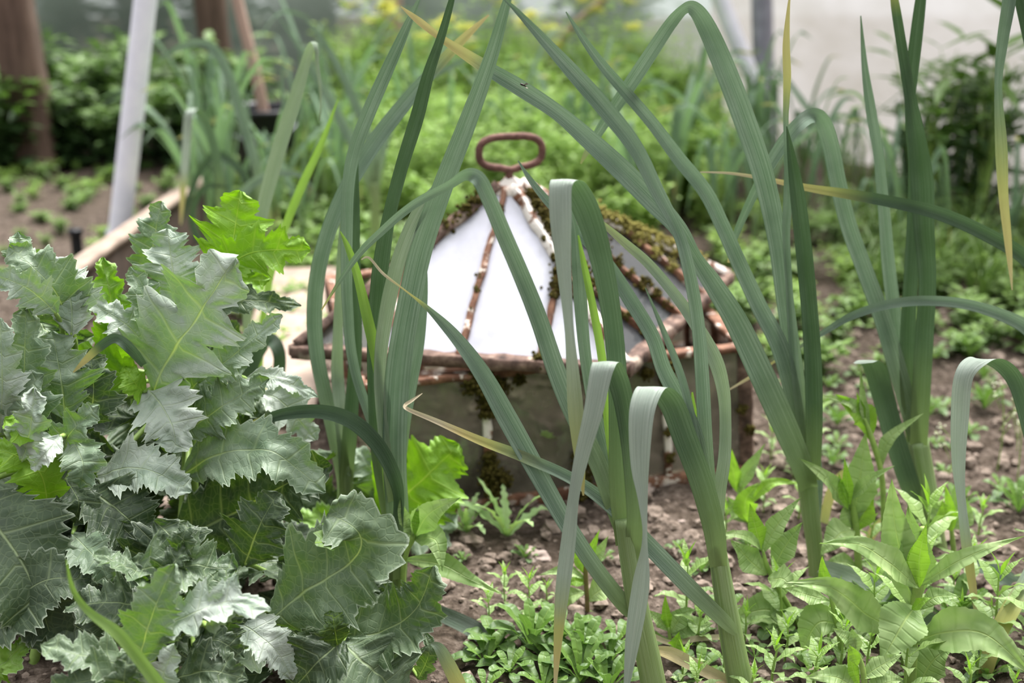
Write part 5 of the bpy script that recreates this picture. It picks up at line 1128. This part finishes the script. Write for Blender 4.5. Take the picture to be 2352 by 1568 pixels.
scatter(RP[:3], spots_px(17, 1110, 1440, 1480, 1610, .034, 18), 'spoon-leaved rosette in the bottom patch', 'spoon-leaved rosettes', 'weed', .7, 1.0, 'the poppies')
scatter(HP, spots_px(6, 1120, 1260, 1380, 1450, .05, 19), 'willowherb seedling', 'willowherb seedlings by the poppies', 'weed', .4, .6, 'the lobed poppy leaf')
scatter(HP, spots_px(18, 1560, 1960, 1440, 1640, .045, 20), 'young willowherb around the front stems', 'young willowherbs at the front stems', 'weed', .5, .85, 'the folded-leaf leek')
scatter(HP, spots_px(18, 1960, 2400, 1400, 1640, .045, 27), 'young willowherb under the largest one', 'young willowherbs under the largest one', 'weed', .6, .95, 'its stem')
scatter(RP, spots_px(18, 1560, 2400, 1420, 1600, .06, 26), 'round-leaved weed beneath the willowherbs', 'round-leaved weeds under the willowherbs', 'weed', .6, .95, 'the dry stalk')
scatter(HP, spots_px(10, 1660, 2400, 1200, 1380, .08, 21), 'young willowherb further back', 'young willowherbs further back', 'weed', .5, .85, 'the corner post')
scatter(HP, spots_px(4, 1750, 1860, 1060, 1180, .05, 22), 'young weed near the corner post', 'weeds by the corner post', 'weed', .4, .7, 'the corner post')
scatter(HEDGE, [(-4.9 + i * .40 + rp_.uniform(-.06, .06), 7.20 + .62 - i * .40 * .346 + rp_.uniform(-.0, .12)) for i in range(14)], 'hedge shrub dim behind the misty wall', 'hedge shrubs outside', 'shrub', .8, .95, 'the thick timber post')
scatter(MIDW, spots_px(22, 540, 900, 430, 640, .09, 31, in_cloche), 'low weed among the soft leeks', 'weeds among the leeks left of the cloche', 'weed', .9, 1.5, 'the bucket')
scatter(MIDW, spots_px(22, 10, 440, 450, 640, .09, 32), 'sparse weed on the earth by the steel tube', 'weeds on the earth by the steel tube', 'weed', .25, .6, 'the frame edge')
scatter(LUSH, spots_px(9, 640, 860, 400, 470, .12, 33, in_cloche), 'leafy herb beside the bucket', 'leafy herbs beside the bucket', 'herb', .4, .6, 'the bucket')
# sow thistle and others near the cloche
g = G(1165, 1245); TP.place(g.x, g.y, .005, .6, 1.0, 'pale jagged-leaved seedling right at the foot of the cloche glass', None, 'weed')
g = G(1090, 1235); TP.place(g.x - .01, g.y, .005, 2.9, .75, 'pale jagged-leaved seedling spreading towards the bright poppy leaf', None, 'weed')
TP.place(0.06, 1.93, .005, 1.2, 1.8, 'pale lobed plant growing inside the glass base of the cloche', None, 'plant')
for p in PROTOS: p.finish()

ICO = None
def rock(mb, c, r, seed, sub=1, flat=.75):
    rr = random.Random(seed); t = (1 + 5 ** .5) / 2
    iv = [Vector(x).normalized() for x in [(-1, t, 0), (1, t, 0), (-1, -t, 0), (1, -t, 0), (0, -1, t), (0, 1, t), (0, -1, -t), (0, 1, -t), (t, 0, -1), (t, 0, 1), (-t, 0, -1), (-t, 0, 1)]]
    ifc = [(0, 11, 5), (0, 5, 1), (0, 1, 7), (0, 7, 10), (0, 10, 11), (1, 5, 9), (5, 11, 4), (11, 10, 2), (10, 7, 6), (7, 1, 8), (3, 9, 4), (3, 4, 2), (3, 2, 6), (3, 6, 8), (3, 8, 9), (4, 9, 5), (2, 4, 11), (6, 2, 10), (8, 6, 7), (9, 8, 1)]
    for _ in range(sub):
        mp = {}; nf = []
        def mid(a, b):
            k_ = (min(a, b), max(a, b))
            if k_ not in mp: iv.append(((iv[a] + iv[b]) / 2).normalized()); mp[k_] = len(iv) - 1
            return mp[k_]
        for a, b, c_ in ifc:
            x, y, z = mid(a, b), mid(b, c_), mid(c_, a); nf += [(a, x, z), (b, y, x), (c_, z, y), (x, y, z)]
        ifc = nf
    off = Vector((rr.random() * 50, rr.random() * 50, 0)); sx, sy = rr.uniform(.75, 1.3), rr.uniform(.75, 1.3)
    vs = []
    for v in iv:
        q = v * r * (1 + .55 * noise.noise(v * 1.6 + off) + .22 * noise.noise(v * 4 + off))
        vs.append(Vector((q.x * sx, q.y * sy, q.z * flat)) + Vector(c))
    mb.add(vs, ifc)
# thin flowering weeds on the open soil
for n_, (px, py, hpx, lab) in enumerate([(2168, 1110, 170, 'thread-thin flowering weed on open soil behind the crossed dark blades'), (2290, 1080, 210, 'thin weed with tiny white buds beneath the arching pale leaf'), (2335, 1120, 260, 'thin weed with tiny white buds at the frame edge, taller than its neighbour')]):
    g = G(px, py); h = wm(hpx, g); rw = random.Random(n_ + 70); e_ = empty('flowering_weed', g, lab, 'weed', 'thin flowering weeds on the open soil')
    top = g + Vector((rw.uniform(-.02, .02), 0, h)); mb = MB(); tube(mb, [g - Vector((0, 0, .01)), g.lerp(top, .5) + Vector((.006, 0, 0)), top], .0009, seg=6); tips = [top]
    for q in range(5):
        b_ = g.lerp(top, .35 + .12 * q); t2 = b_ + Vector((rw.uniform(-.03, .03), rw.uniform(-.02, .02), h * .22)); tube(mb, [b_, b_.lerp(t2, .6), t2], .0006, seg=5, n=3); tips.append(t2)
    mb.build('stem', MAT['stem'], e_)
    mb = MB()
    for t2 in tips:
        for q in range(4): rock(mb, t2 + Vector((rw.gauss(0, .003), rw.gauss(0, .003), rw.gauss(0, .002))), .0018, q, 0)
    mb.build('buds', MAT['bud'], e_)

# ================================================================== CLODS AND STONES
rc = random.Random(33)
mb = MB()
for i in range(9000):
    x, y = rc.uniform(-1.0, 1.2), rc.uniform(1.15, 2.85)
    if rc.random() > .6 and y > 2.0: continue
    r = .0025 + .0105 * rc.random() ** 3.6
    rock(mb, (x, y, ground_h(x, y) + r * .25), r, i, 0 if r < .005 else 1)
tag(mb.build('soil_crumbs', MAT['clod'], smooth=False), 'loose crumbs and clods scattered over the brown soil', 'soil', kind='stuff')
for i, (px, py, r, lab) in enumerate([(1228, 1290, .016, 'pinkish pale stone on the soil before the cloche'), (1062, 1205, .018, 'white stone beside the mossy bar foot'), (1830, 1010, .014, 'pale stone near the rusty post in the open soil'),
                                      (1908, 1140, .013, 'flat beige stone just behind the tall willowherb'), (2205, 1020, .014, 'beige stone on open soil beside the arching pale leaf'),
                                      (1560, 1205, .012, 'small grey stone below the cloche bottom rail'), (1470, 1135, .018, 'long pale stone against the foot of the cloche base')]):
    g = G(px, py); mb = MB(); rock(mb, (g.x, g.y, r * .35), r, 900 + i, 3, .6); tag(mb.build('stone', MAT['stone'], origin=(g.x, g.y, 0)), lab, 'stone')
